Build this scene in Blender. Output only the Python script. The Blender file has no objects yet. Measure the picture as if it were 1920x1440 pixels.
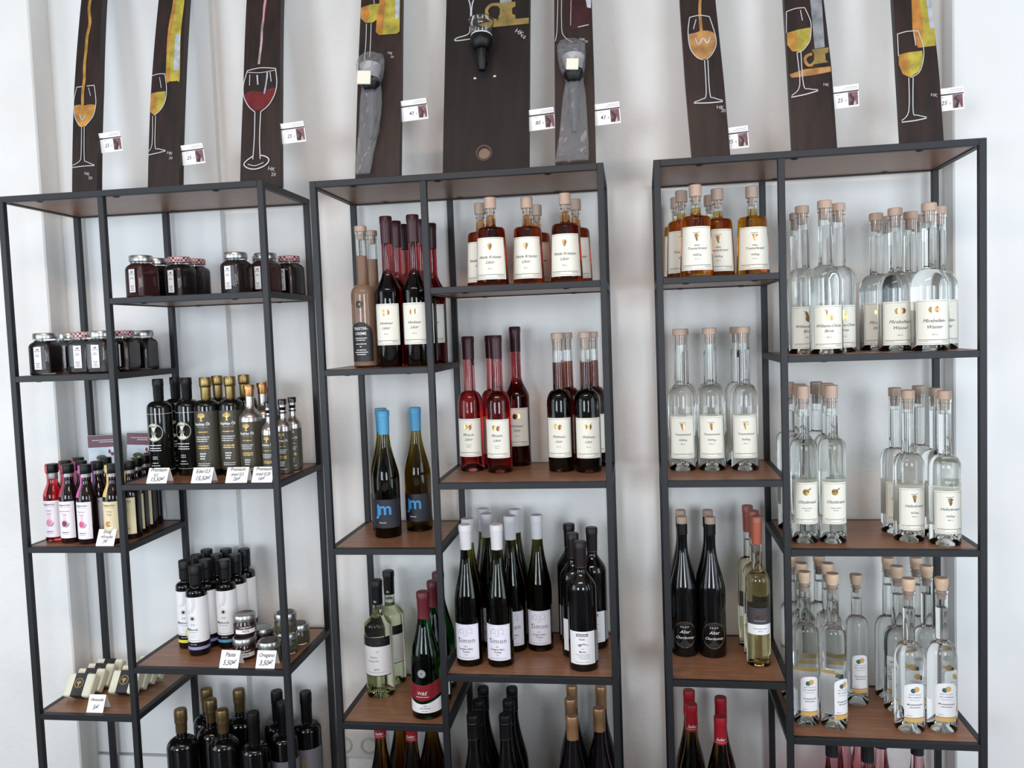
import bpy, bmesh, math, random
from mathutils import Vector, Matrix
random.seed(7)
sc = bpy.context.scene
COL = sc.collection
pi = math.pi

# ------------------------------------------------------------------ camera
cam_d = bpy.data.cameras.new('camera')
cam = bpy.data.objects.new('camera', cam_d)
COL.objects.link(cam)
cam_d.sensor_fit = 'HORIZONTAL'
cam_d.sensor_width = 36.0
cam_d.lens = 1566.6 * 36.0 / 1920.0
cam_d.clip_start = 0.05
yaw, pitch, roll = -0.113555, -0.06118, -0.036511
fwd = Vector((math.sin(yaw) * math.cos(pitch), math.cos(yaw) * math.cos(pitch), math.sin(pitch)))
rgt = Vector((math.cos(yaw), -math.sin(yaw), 0))
upv = rgt.cross(fwd)
r2 = rgt * math.cos(roll) + upv * math.sin(roll)
u2 = upv * math.cos(roll) - rgt * math.sin(roll)
M = Matrix((r2, u2, -fwd)).transposed().to_4x4()
M.translation = (0, 0, 1.5)
cam.matrix_world = M
sc.camera = cam

# ------------------------------------------------------------------ world, lights, exposure
w = bpy.data.worlds.new('sky')
sc.world = w
w.use_nodes = True
bg = w.node_tree.nodes['Background']
bg.inputs[0].default_value = (0.62, 0.74, 0.9, 1)
bg.inputs[1].default_value = 1.0


def window_light(name, loc, sx, sz, watts, col, rot=(pi / 2, 0, 0)):
    ld = bpy.data.lights.new(name, 'AREA')
    ld.shape = 'RECTANGLE'
    ld.size, ld.size_y = sx, sz
    ld.energy = watts
    ld.color = col
    o = bpy.data.objects.new(name, ld)
    COL.objects.link(o)
    o.location = loc
    o.rotation_euler = rot
    return o


DAY = (0.80, 0.90, 1.0)
window_light('daylight_window_left', (-3.06, 0.25, 1.5), 1.7, 1.8, 36, DAY, (pi / 2, 0, -pi / 2))
window_light('daylight_window_right', (2.36, 0.25, 1.5), 1.7, 1.8, 40, DAY, (pi / 2, 0, pi / 2))
window_light('daylight_shopfront_left', (-2.1, -2.42, 1.6), 1.3, 1.5, 88, DAY)
window_light('daylight_shopfront_right', (1.2, -2.42, 1.6), 1.1, 1.5, 78, DAY)
window_light('ceiling_lamp_light', (-0.35, 0.2, 2.93), 1.6, 0.3, 31, (1.0, 0.70, 0.52), (0, 0, 0))
sc.view_settings.view_transform = 'Standard'
sc.view_settings.look = 'None'
sc.view_settings.gamma = 1.0
sc.view_settings.use_curve_mapping = False
sc.view_settings.exposure = 0.0
cy = sc.cycles
cy.use_denoising = True
cy.max_bounces = 20
cy.transmission_bounces = 18
cy.glossy_bounces = 5
cy.diffuse_bounces = 4
cy.transparent_max_bounces = 24
cy.sample_clamp_indirect = 4.0

# ------------------------------------------------------------------ materials


def lin(c):
    o = []
    for v in c[:3]:
        v /= 255.0
        o.append(v / 12.92 if v <= 0.04045 else ((v + 0.055) / 1.055) ** 2.4)
    return (o[0], o[1], o[2], 1.0)


MATS = {}


def pm(name, col, rough=0.5, metal=0.0, spec=0.5, alpha=1.0, coat=0.0):
    if name in MATS:
        return MATS[name]
    m = bpy.data.materials.new(name)
    m.use_nodes = True
    b = m.node_tree.nodes['Principled BSDF']
    b.inputs['Base Color'].default_value = lin(col)
    b.inputs['Roughness'].default_value = rough
    b.inputs['Metallic'].default_value = metal
    b.inputs['Specular IOR Level'].default_value = spec
    b.inputs['Alpha'].default_value = alpha
    b.inputs['Coat Weight'].default_value = coat
    MATS[name] = m
    return m


def absorb_nodes(nt, sig):
    """homogeneous absorption, sig = extinction per metre for R, G, B"""
    v = nt.nodes.new('ShaderNodeVolumeAbsorption')
    d = max(sig) * 1.0
    v.inputs['Density'].default_value = d
    v.inputs['Color'].default_value = tuple(1 - s / d for s in sig) + (1,)
    return v


def glassm(name, col, ior=1.42, sig=None, rough=0.0):
    if name in MATS:
        return MATS[name]
    m = bpy.data.materials.new(name)
    m.use_nodes = True
    nt = m.node_tree
    nt.nodes.remove(nt.nodes['Principled BSDF'])
    g = nt.nodes.new('ShaderNodeBsdfGlass')
    g.inputs['Color'].default_value = (col[0], col[1], col[2], 1)
    g.inputs['IOR'].default_value = ior
    g.inputs['Roughness'].default_value = rough
    out = nt.nodes['Material Output']
    nt.links.new(g.outputs[0], out.inputs['Surface'])
    if sig:
        nt.links.new(absorb_nodes(nt, sig).outputs[0], out.inputs['Volume'])
    MATS[name] = m
    return m


def liquidm(name, sig):
    m = bpy.data.materials.new(name)
    m.use_nodes = True
    nt = m.node_tree
    nt.nodes.remove(nt.nodes['Principled BSDF'])
    nt.links.new(absorb_nodes(nt, sig).outputs[0], nt.nodes['Material Output'].inputs['Volume'])
    MATS[name] = m
    return m


def noise_mat(name, c1, c2, scale, rough, bump=0.0, bscale=None, stretch=(1, 1, 1), detail=6, spec=0.4, bdist=0.002):
    m = bpy.data.materials.new(name)
    m.use_nodes = True
    nt = m.node_tree
    b = nt.nodes['Principled BSDF']
    tc = nt.nodes.new('ShaderNodeTexCoord')
    mp = nt.nodes.new('ShaderNodeMapping')
    mp.inputs['Scale'].default_value = stretch
    nt.links.new(tc.outputs['Object'], mp.inputs[0])
    n = nt.nodes.new('ShaderNodeTexNoise')
    n.inputs['Scale'].default_value = scale
    n.inputs['Detail'].default_value = detail
    nt.links.new(mp.outputs[0], n.inputs['Vector'])
    rp = nt.nodes.new('ShaderNodeValToRGB')
    rp.color_ramp.elements[0].position = 0.3
    rp.color_ramp.elements[1].position = 0.7
    rp.color_ramp.elements[0].color = lin(c1)
    rp.color_ramp.elements[1].color = lin(c2)
    nt.links.new(n.outputs['Fac'], rp.inputs[0])
    nt.links.new(rp.outputs[0], b.inputs['Base Color'])
    b.inputs['Roughness'].default_value = rough
    b.inputs['Specular IOR Level'].default_value = spec
    if bump:
        n2 = nt.nodes.new('ShaderNodeTexNoise')
        n2.inputs['Scale'].default_value = bscale or scale
        n2.inputs['Detail'].default_value = 4
        n2.inputs['Roughness'].default_value = 0.6
        nt.links.new(mp.outputs[0], n2.inputs['Vector'])
        bp = nt.nodes.new('ShaderNodeBump')
        bp.inputs['Strength'].default_value = bump
        bp.inputs['Distance'].default_value = bdist
        nt.links.new(n2.outputs['Fac'], bp.inputs['Height'])
        nt.links.new(bp.outputs[0], b.inputs['Normal'])
    MATS[name] = m
    return m


PLASTER = noise_mat('rough_plaster', (226, 223, 219), (232, 230, 226), 6, 0.9, 0.55, 55, spec=0.2, bdist=0.004)
SMOOTH = noise_mat('smooth_paint', (226, 226, 224), (230, 230, 228), 5, 0.75, 0.08, 40, spec=0.25)
FLOORM = noise_mat('floor_tile', (86, 89, 94), (98, 101, 106), 4, 0.4)
SHOPWALL = noise_mat('shop_paint', (168, 164, 160), (174, 170, 166), 5, 0.8)
WOOD = noise_mat('shelf_wood', (122, 82, 58), (152, 108, 78), 9, 0.36, stretch=(1.2, 14, 14), detail=8, spec=0.5)
STAVE = noise_mat('stave_wood', (25, 18, 17), (48, 32, 27), 7, 0.5, 0.4, 30, stretch=(6, 6, 0.8), detail=8, spec=0.35)
STAVEB = noise_mat('black_stave_wood', (20, 16, 15), (32, 24, 22), 7, 0.6, 0.3, 30, stretch=(6, 6, 0.8), spec=0.3)
FRAME = noise_mat('black_powder_coat', (24, 25, 28), (28, 29, 32), 300, 0.5, 0.05, 400, spec=0.4)
CLEAR = glassm('clear_glass', (0.985, 0.995, 0.99))
OLIVE = glassm('olive_glass', (0.95, 0.97, 0.9), 1.42, (44, 56, 135))
DOLIVE = glassm('dark_olive_glass', (0.95, 0.97, 0.9), 1.42, (75, 78, 140))
GREENG = glassm('green_glass', (0.9, 0.97, 0.92), 1.42, (120, 42, 85))
BROWNG = glassm('brown_glass', (0.95, 0.95, 0.9), 1.42, (40, 62, 130))
BLACKG = pm('black_glass', (9, 9, 10), 0.06, 0, 0.5)
BLACKM = pm('black_matt_cap', (10, 10, 11), 0.42, 0, 0.3)
CREAM = pm('cream_label', (226, 224, 211), 0.55)
WHITE = pm('white_label', (232, 231, 232), 0.55)
LILAC = pm('lilac_white_label', (226, 224, 234), 0.5)
INK = pm('dark_ink', (52, 48, 46), 0.6)
GREY = pm('grey_ink', (135, 133, 132), 0.6)
WINK = pm('white_ink', (222, 222, 220), 0.5)
GOLD = pm('gold_foil', (205, 170, 105), 0.22, 1.0)
COPPER = pm('copper_foil', (190, 140, 100), 0.2, 1.0)
BEIGE = pm('beige_stopper', (178, 152, 134), 0.4)
STEM = pm('stopper_stem', (182, 156, 142), 0.35)
STEEL = pm('brushed_steel', (178, 172, 168), 0.3, 1.0)
LIDM = pm('silver_lid', (178, 178, 176), 0.32, 1.0)
BURG = pm('burgundy_capsule', (52, 14, 21), 0.38, 0, 0.4)
L_HEIDE = liquidm('herb_liqueur', (14, 52, 98))
L_ALTER = liquidm('amber_brandy', (5, 22, 75))
L_PFIR = liquidm('peach_liqueur', (15, 72, 70))
L_HIMB = liquidm('raspberry_liqueur', (48, 160, 150))
L_WALN = liquidm('walnut_liqueur', (60, 118, 145))
L_WHITE = liquidm('white_wine', (1.8, 1.3, 6))
L_CER = liquidm('straw_brandy', (1.8, 3.4, 9))
L_ROSE = liquidm('rose_wine', (4, 24, 21))
L_ESS = liquidm('red_vinegar', (26, 150, 130))

# ------------------------------------------------------------------ geometry helpers


def mesh_from(verts, faces, mat=None, smooth=False, name='m'):
    me = bpy.data.meshes.new(name)
    me.from_pydata([tuple(v) for v in verts], [], faces)
    if mat:
        me.materials.append(mat)
    if smooth:
        me.polygons.foreach_set('use_smooth', [True] * len(me.polygons))
        me.set_sharp_from_angle(angle=math.radians(38))
    me.update()
    return me


def obj(name, me, parent=None, loc=(0, 0, 0), rot=(0, 0, 0)):
    o = bpy.data.objects.new(name, me)
    COL.objects.link(o)
    o.parent = parent
    o.location = loc
    o.rotation_euler = rot
    return o


def empty(name, loc, rotz=0.0, label=None, cat=None, group=None):
    o = bpy.data.objects.new(name, None)
    COL.objects.link(o)
    o.empty_display_size = 0.02
    o.location = loc
    o.rotation_euler = (0, 0, rotz)
    return tag(o, label, cat, group)


def tag(o, label=None, cat=None, group=None, kind=None):
    if label:
        o['label'] = label
    if cat:
        o['category'] = cat
    if group:
        o['group'] = group
    if kind:
        o['kind'] = kind
    return o


BOXC = {}


def box_mesh(sx, sy, sz, mat, bev=0.0):
    """box with its min corner at the origin"""
    key = (round(sx, 5), round(sy, 5), round(sz, 5), mat.name, bev)
    if key in BOXC:
        return BOXC[key]
    bm = bmesh.new()
    bmesh.ops.create_cube(bm, size=1.0)
    for v in bm.verts:
        v.co = Vector(((v.co.x + .5) * sx, (v.co.y + .5) * sy, (v.co.z + .5) * sz))
    if bev:
        bmesh.ops.bevel(bm, geom=bm.edges[:], offset=bev, segments=1, affect='EDGES')
    me = bpy.data.meshes.new('box')
    bm.to_mesh(me)
    bm.free()
    me.materials.append(mat)
    BOXC[key] = me
    return me


def lathe(prof, mat, seg=36, smooth=True, inv=False):
    """closed or open revolve of (r, z) points; r = 0 makes a pole"""
    verts, rings, faces = [], [], []
    for r, z in prof:
        if r < 1e-6:
            rings.append([len(verts)])
            verts.append((0, 0, z))
        else:
            st = len(verts)
            for k in range(seg):
                a = 2 * pi * k / seg
                verts.append((r * math.sin(a), -r * math.cos(a), z))
            rings.append(list(range(st, st + seg)))
    for A, B in zip(rings, rings[1:]):
        if len(A) == 1 and len(B) == 1:
            continue
        for k in range(seg):
            k2 = (k + 1) % seg
            if len(A) == 1:
                f = (A[0], B[k2], B[k])
            elif len(B) == 1:
                f = (A[k], A[k2], B[0])
            else:
                f = (A[k], A[k2], B[k2], B[k])
            faces.append(f[::-1] if inv else f)
    return mesh_from(verts, faces, mat, smooth, 'lathe')


def radat(prof, z):
    """largest radius of the profile near z (outer wall)"""
    best = 0
    for (ra, za), (rb, zb) in zip(prof, prof[1:]):
        lo, hi = min(za, zb), max(za, zb)
        if lo <= z <= hi:
            t = 0 if hi - lo < 1e-9 else (z - za) / (zb - za)
            best = max(best, ra + (rb - ra) * t)
    return best


# ---- flat print wrapped on a bottle
TEXTC = {}


def text_flat(s, size, shear=0.0, bold=0.0, spacing=1.0):
    key = (s, size, shear, bold, spacing)
    if key in TEXTC:
        return TEXTC[key]
    cu = bpy.data.curves.new('t', 'FONT')
    cu.body = s
    cu.size = size
    cu.shear = shear
    cu.offset = bold * size
    cu.align_x = 'CENTER'
    cu.resolution_u = 2
    cu.space_character = spacing
    o = bpy.data.objects.new('t', cu)
    COL.objects.link(o)
    bpy.context.view_layer.update()
    dg = bpy.context.evaluated_depsgraph_get()
    me = bpy.data.meshes.new_from_object(o.evaluated_get(dg))
    vs = [(v.co.x, v.co.y) for v in me.vertices]
    fs = [tuple(p.vertices) for p in me.polygons]
    bpy.data.objects.remove(o)
    bpy.data.curves.remove(cu)
    bpy.data.meshes.remove(me)
    TEXTC[key] = (vs, fs)
    return vs, fs


class Print:
    """flat artwork in metres: u to the reader's right, v up; one mesh per ink"""

    def __init__(self):
        self.d = {}

    def add(self, name, mat, vs, fs, lift=0.0):
        V, F = self.d.setdefault((name, mat, round(lift, 5)), ([], []))
        n = len(V)
        V.extend(vs)
        F.extend([tuple(i + n for i in f) for f in fs])

    def text(self, s, size, u, v, mat, shear=0.0, bold=0.0, spacing=1.0, name='lettering', rot=0.0, lift=0.0):
        vs, fs = text_flat(s, size, shear, bold, spacing)
        c, n = math.cos(rot), math.sin(rot)
        self.add(name, mat, [(u + c * x - n * y, v + n * x + c * y) for x, y in vs], fs, lift)

    def rect(self, u0, u1, v0, v1, mat, name='print', step=0.004, lift=0.0):
        n = max(1, int((u1 - u0) / step))
        vs, fs = [], []
        for i in range(n + 1):
            u = u0 + (u1 - u0) * i / n
            vs += [(u, v0), (u, v1)]
        for i in range(n):
            fs.append((2 * i, 2 * i + 2, 2 * i + 3, 2 * i + 1))
        self.add(name, mat, vs, fs, lift)

    def dashes(self, u0, u1, v, h, mat, name='small_print', seed=1):
        rr = random.Random(seed * 77 + int(v * 1e5))
        u = u0
        while u < u1 - 0.001:
            e = min(u1, u + rr.uniform(.002, .007))
            self.rect(u, e, v, v + h, mat, name)
            u = e + rr.uniform(.0006, .0012)

    def frame(self, u0, u1, v0, v1, t, mat, name='border'):
        self.rect(u0, u1, v0, v0 + t, mat, name)
        self.rect(u0, u1, v1 - t, v1, mat, name)
        self.rect(u0, u0 + t, v0 + t, v1 - t, mat, name)
        self.rect(u1 - t, u1, v0 + t, v1 - t, mat, name)

    def disc(self, u, v, ru, rv, mat, name='emblem', n=20, rot=0.0, lift=0.0, ring=0.0):
        c, s = math.cos(rot), math.sin(rot)
        vs, fs = [], []

        def P(a, k):
            x, y = ru * k * math.cos(a), rv * k * math.sin(a)
            return (u + c * x - s * y, v + s * x + c * y)
        if ring:
            for k in range(n):
                vs += [P(2 * pi * k / n, 1), P(2 * pi * k / n, 1 - ring)]
            for k in range(n):
                a, b = 2 * k, 2 * ((k + 1) % n)
                fs.append((a, b, b + 1, a + 1))
        else:
            vs = [(u, v)] + [P(2 * pi * k / n, 1) for k in range(n)]
            fs = [(0, 1 + k, 1 + (k + 1) % n) for k in range(n)]
        self.add(name, mat, vs, fs, lift)

    def poly(self, pts, mat, name='emblem', lift=0.0):
        cx = sum(p[0] for p in pts) / len(pts)
        cyy = sum(p[1] for p in pts) / len(pts)
        n = len(pts)
        self.add(name, mat, [(cx, cyy)] + list(pts), [(0, 1 + k, 1 + (k + 1) % n) for k in range(n)], lift)

    def stroke(self, pts, wd, mat, name='emblem', lift=0.0):
        vs, fs = [], []
        n = len(pts)
        for i, p in enumerate(pts):
            a, b = pts[max(0, i - 1)], pts[min(n - 1, i + 1)]
            dx, dy = b[0] - a[0], b[1] - a[1]
            L = math.hypot(dx, dy) or 1
            h = (wd[i] if isinstance(wd, (list, tuple)) else wd) / 2
            vs += [(p[0] - dy / L * h, p[1] + dx / L * h), (p[0] + dy / L * h, p[1] - dx / L * h)]
        for i in range(n - 1):
            fs.append((2 * i, 2 * i + 1, 2 * i + 3, 2 * i + 2))
        self.add(name, mat, vs, fs, lift)

    def build(self, fn):
        """fn(u, v, lift) -> 3D point; returns [(name, mesh)]"""
        out = []
        for (name, mat, lift), (V, F) in self.d.items():
            out.append((name, mesh_from([fn(u, v, lift) for u, v in V], F, mat)))
        return out


def wrap(prof, off=0.0011, a0=0.0):
    def fn(u, v, lift=0.0):
        r = radat(prof, v) + off + lift
        a = a0 + u / r
        return (r * math.sin(a), -r * math.cos(a), v)
    return fn


def label_patch(prof, ha, z0, z1, mat, off=0.0006, a0=0.0, top=None, bot=None, na=24, nz=None):
    """curved paper label with half-angle ha (radians)"""
    if nz is None:
        nz = 6 if (top or abs(radat(prof, z0) - radat(prof, z1)) > 1e-4) else 1
    vs, fs = [], []
    for i in range(na + 1):
        a = -ha + 2 * ha * i / na
        lo = bot(a / ha) if bot else z0
        hi = top(a / ha) if top else z1
        for j in range(nz + 1):
            z = lo + (hi - lo) * j / nz
            r = radat(prof, z) + off
            vs.append((r * math.sin(a0 + a), -r * math.cos(a0 + a), z))
    for i in range(na):
        for j in range(nz):
            p = i * (nz + 1) + j
            fs.append((p, p + nz + 1, p + nz + 2, p + 1))
    return mesh_from(vs, fs, mat, True)

# ------------------------------------------------------------------ the room


def prism(name, pts, z0, z1, mat, parent=None):
    n = len(pts)
    vs = [(x, y, z0) for x, y in pts] + [(x, y, z1) for x, y in pts]
    fs = [tuple(range(n))[::-1], tuple(range(n, 2 * n))]
    fs += [(i, (i + 1) % n, n + (i + 1) % n, n + i) for i in range(n)]
    me = mesh_from(vs, fs, mat)
    bm = bmesh.new()
    bm.from_mesh(me)
    bmesh.ops.recalc_face_normals(bm, faces=bm.faces)
    bm.to_mesh(me)
    bm.free()
    o = obj(name, me, parent)
    if parent is None:
        o['kind'] = 'structure'
    return o


def wm(x):
    return 2.300 - 0.022 * (x + 1.08)


def wl(x):
    return 2.284 - 0.0190 * (x + 1.51)


XL, XS, XR = -1.553, -1.070, 0.862
prism('wall_back', [(XS, wm(XS)), (XR + .02, wm(XR + .02)), (XR + .02, 2.55), (XS, 2.55)], 0, 3.0, PLASTER)
prism('wall_back_left', [(XL - .02, wl(XL - .02)), (XS, wl(XS)), (XS, 2.55), (XL - .02, 2.55)], 0.288, 3.0, SMOOTH)
prism('trim_1', [(XL - .02, wl(XL - .02) - .007), (XS, wl(XS) - .006), (XS, 2.55), (XL - .02, 2.55)], 0, 0.281, SMOOTH)
prism('wall_left', [(-3.1, 2.22), (XL - .004, 2.2), (XL, 2.204), (XL, 2.55), (-3.1, 2.55)], 0, 3.0, PLASTER)
prism('wall_right', [(XR, 2.55), (XR, 2.199), (XR + .004, 2.195), (2.4, 2.16), (2.4, 2.55)], 0, 3.0, SMOOTH)
X0, X1, Y0 = -3.1, 2.4, -2.5
prism('floor', [(X0 - .15, Y0 - .15), (X1 + .15, Y0 - .15), (X1 + .15, 2.55), (X0 - .15, 2.55)], -0.1, 0.0, FLOORM)
prism('ceiling', [(X0 - .15, Y0 - .15), (X1 + .15, Y0 - .15), (X1 + .15, 2.55), (X0 - .15, 2.55)], 3.0, 3.1, SHOPWALL)
WFRAME = pm('white_window_frame', (225, 225, 222), 0.4)


def wall_with_window(name, wname, axis, at, out, lo, hi, w0, w1, z0, z1):
    """a straight wall along x or y with one window opening"""
    def rect(a, b):
        if axis == 'x':
            return [(a, at), (b, at), (b, at + out), (a, at + out)]
        return [(at, a), (at + out, a), (at + out, b), (at, b)]
    wf = prism(name, rect(lo, hi), 0, z0, SHOPWALL)
    prism('lintel', rect(lo, hi), z1, 3.0, SHOPWALL, wf)
    prism('pier', rect(lo, w0), z0, z1, SHOPWALL, wf)
    prism('pier', rect(w1, hi), z0, z1, SHOPWALL, wf)
    W_, Hh = w1 - w0, z1 - z0
    e = empty(wname, (w0, at + out * .5, z0) if axis == 'x' else (at + out * .5, w0, z0), 0 if axis == 'x' else pi / 2)
    e['kind'] = 'structure'
    for x, z, sx, sz in ((0, 0, .06, Hh), (W_ - .06, 0, .06, Hh), (.06, 0, W_ - .12, .06), (.06, Hh - .06, W_ - .12, .06), (W_ / 2 - .025, .06, .05, Hh - .12)):
        obj('window_frame', box_mesh(sx, .05, sz, WFRAME), e, (x, 0, z))
    for x in (.06, W_ / 2 + .025):
        obj('pane', box_mesh(W_ / 2 - .085, .006, Hh - .12, CLEAR), e, (x, .02, .06))


wall_with_window('wall_side_left', 'window_1', 'y', X0, -.15, Y0 - .15, 2.55, -.6, 1.1, .6, 2.4)
wall_with_window('wall_side_right', 'window_2', 'y', X1, .15, Y0 - .15, 2.55, -.6, 1.1, .6, 2.4)
wall_with_window('wall_front', 'window_3', 'x', Y0, -.15, X0, -.5, -2.75, -1.45, .85, 2.35)
wall_with_window('wall_front_right', 'window_4', 'x', Y0, -.15, -.5, X1, .65, 1.75, .85, 2.35)
lamp = empty('ceiling_lamp', (-0.35, 0.2, 3.0), 0, 'long white linear lamp fixed under the ceiling, out of view', 'lamp')
obj('lamp_housing', box_mesh(1.7, .36, .05, WFRAME, .004), lamp, (-.85, -.18, -.055))

shade_blk = empty('shade_block', (-1.25, -.5, 0), 0, 'plain grey counter-shaped block added out of view to shade the lower wall', 'shade block')  # unseen block added to keep shopfront daylight off the low middle wall
obj('shade_block_body', box_mesh(1.9, 1.0, .80, SHOPWALL, .003), shade_blk, (.03, .05, 0))
obj('shade_block_top', box_mesh(1.96, 1.1, .035, SHOPWALL, .003), shade_blk, (0, 0, .80))

# ------------------------------------------------------------------ shelving units
UW, UT, US, UD = 0.700, 0.015, 0.2706, 0.3066
UNIT = {'A': (-1.5054, 1.9630, -0.02097), 'B': (-0.6938, 1.9584, -0.02922), 'C': (0.1182, 1.9380, -0.04251)}
DZ = {'A': .0055, 'B': -.003, 'C': -.004}
ZL = {'T': 1.8815, 'X1': 1.6165, 'X2': 1.1491, 'X3': 0.6779, 'Y1': 1.4295, 'Y2': 0.9901, 'Y3': 0.5499, 'X4': 0.215, 'Y4': 0.190}


def zb(u, b):
    return ZL[b] + DZ[u]


def toworld(u, x, y, z):
    ux, uy, r = UNIT[u]
    c, s = math.cos(r), math.sin(r)
    return Vector((ux + c * x - s * y, uy + s * x + c * y, z))


ULAB = {'A': 'black metal shelving unit with brown boards holding jams, oils, vinegar and soap',
        'B': 'black metal shelving unit with brown boards holding wine and red liqueur bottles',
        'C': 'black metal shelving unit with brown boards holding clear brandy bottles beside the plain white wall'}
CLIP = pm('board_clip', (22, 22, 24), 0.5)
clipm = lathe([(.009, 0), (.009, .002), (.006, .004), (0, .0045)], CLIP, 12)
for u in 'ABC':
    x, y, r = UNIT[u]
    e = empty('shelving_unit', (x, y, 0), r, ULAB[u], 'shelf', 'black metal shelving units')
    T = zb(u, 'T')
    for px in (0, US, UW - UT):
        for py in (0, UD - UT):
            h = T if px != US else T - UT
            obj('post', box_mesh(UT, UT, h, FRAME, .0008), e, (px, py, 0))

    def board(x0, x1, z, full=False, cl=True):
        """frame of four rails with a board let into it; x0, x1 = clear span between the posts"""
        L = x1 - x0
        for py in (0, UD - UT):
            obj('rail', box_mesh(L, UT, UT, FRAME, .0008), e, (x0, py, z - UT))
        for px in (x0 - UT, x1):
            obj('rail', box_mesh(UT, UD - 2 * UT, UT, FRAME, .0008), e, (px, UT, z - UT))
        obj('shelf_board', box_mesh(L, UD - 2 * UT, .0125, WOOD, .0006), e, (x0, UT, z - .0125))
        if cl:
            for fx in ((.2, .8) if not full else (.13, .44, .83)):
                for py in (UT + .004, UD - UT - .004):
                    obj('clip', clipm, e, (x0 + L * fx, py, z - .0125), (pi, 0, 0))
    board(UT, UW - UT, T, True)
    nar, wid = ('Y', 'X') if u != 'C' else ('X', 'Y')
    for k in '123':
        board(UT, US, zb(u, nar + k))
        board(US + UT, UW - UT, zb(u, wid + k))
    board(UT, US, zb(u, nar + '4'), cl=False)
    board(US + UT, UW - UT, zb(u, wid + '4'), cl=False)

# ------------------------------------------------------------------ bottle shapes


def outer(r, H, z1, z2, rn, rnt=None, shape='dome', punt=.012, rb=None, lip=True, edge=.004):
    """outer glass profile: body to z1, shoulder to z2, neck to H"""
    rnt = rnt or rn
    rb = rb or r
    p = [(0, punt), (rb * .35, punt * .85), (rb * .66, punt * .3), (rb * .8, 0), (rb - edge, 0), (rb - edge * .3, edge * .3), (rb, edge)]
    if shape == 'flat':
        c = .009
        p += [(r + (rb - r) * .5, (edge + z1) * .5), (r, z1 - c), (r - c * .12, z1 - c * .5), (r - c * .5, z1 - c * .1), (r - c, z1), (rn + .006, z2 - .003), (rn + .0012, z2), (rn, z2 + .004)]
    elif shape == 'dome':
        p.append((r, z1))
        for k in range(1, 9):
            t = k / 8 * pi / 2 * .96
            p.append((rn + (r - rn) * math.cos(t) * (1 if k < 8 else .6), z1 + (z2 - z1) * math.sin(t)))
        p.append((rn, z2 + .003))
    elif shape == 'slope':
        p.append((r, z1))
        for k in range(1, 13):
            t = k / 12
            f = (math.cos(pi * t ** .82) + 1) / 2
            p.append((rn + (r - rn) * f, z1 + (z2 - z1) * t))
    elif shape == 'bord':
        p.append((r, z1))
        for k in range(1, 11):
            t = k / 10
            f = (math.cos(pi * t ** 1.25) + 1) / 2
            p.append((rn + (r - rn) * f, z1 + (z2 - z1) * t))
    if lip:
        p += [(rnt, H - .009), (rnt + .001, H - .008), (rnt + .001, H)]
    else:
        p += [(rnt, H)]
    return p


def glass_body(p, zl, wall=.0024, mat=CLEAR, seg=36):
    """solid of glass and spirit with the air space of the neck above the fill line cut out"""
    rn = p[-1][0]
    q = list(p)
    if zl is not None:
        pts = [(max(.003, r - wall), z) for r, z in p if z > zl and r > 0.004]
        q += [(rn - wall, p[-1][1])] + [(r, z) for r, z in reversed(pts[:-1])] + [(max(.003, radat(p, zl) - wall), zl), (0, zl)]
    else:
        q += [(0, p[-1][1])]
    return lathe(q, mat, seg)


def fill(p, zl, mat, wall=.0022):
    q = [(0, p[0][1] + .004), (p[1][0], p[1][1] + .004), (p[2][0], p[2][1] + .0045), (p[4][0] - wall, .0045)]
    q += [(r - wall, max(z, .005)) for r, z in p[6:] if z < zl - .001 and r > .004]
    rl = radat(p, zl) - wall
    q += [(rl - .0003, zl - .0004), (0, zl - .0004)]
    return lathe(q, mat, 28)


def stopper(rn, z0, H, rs, stem=.02, mat=BEIGE):
    return [('stopper', lathe([(0, z0), (rs - .0006, z0), (rs, z0 + .0006), (rs, H - .0015), (rs - .0015, H), (0, H)], mat, 28), None),
            ('stopper_stem', lathe([(0, z0 - stem), (rn - .0042, z0 - stem), (rn - .0032, z0 - stem + .002), (rn - .003, z0), (0, z0)], STEM, 20), None)]


def capsule(p, z0, H, mat, ring=True, name='capsule', off=.0007):
    pts = [(radat(p, z0) + off, z0)]
    for r, z in p:
        if z0 < z < H - .012 and r > .004 and r < .03:
            pts.append((r + off, z))
    rt = p[-1][0] + off
    if ring:
        pts += [(rt, H - .017), (rt + .0009, H - .0165), (rt + .0009, H - .0025), (rt - .0006, H - .0004), (0, H)]
    else:
        pts += [(rt, H - .002), (rt - .001, H - .0003), (0, H)]
    pts = [pts[0]] + sorted(pts[1:-1], key=lambda q: q[1]) + [pts[-1]]
    return (name, lathe(pts, mat, 28), None)


KINDS = {}


def kind(key, name, cat, parts, prints=None, r=.03):
    """parts: [(part name, mesh, parent part name or None)]"""
    KINDS[key] = dict(name=name, cat=cat, parts=parts, r=r)


def printed(P_, prof, parent, off=.0011, a0=0.0):
    return [(n, me, parent) for n, me in P_.build(wrap(prof, off, a0))]


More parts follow.
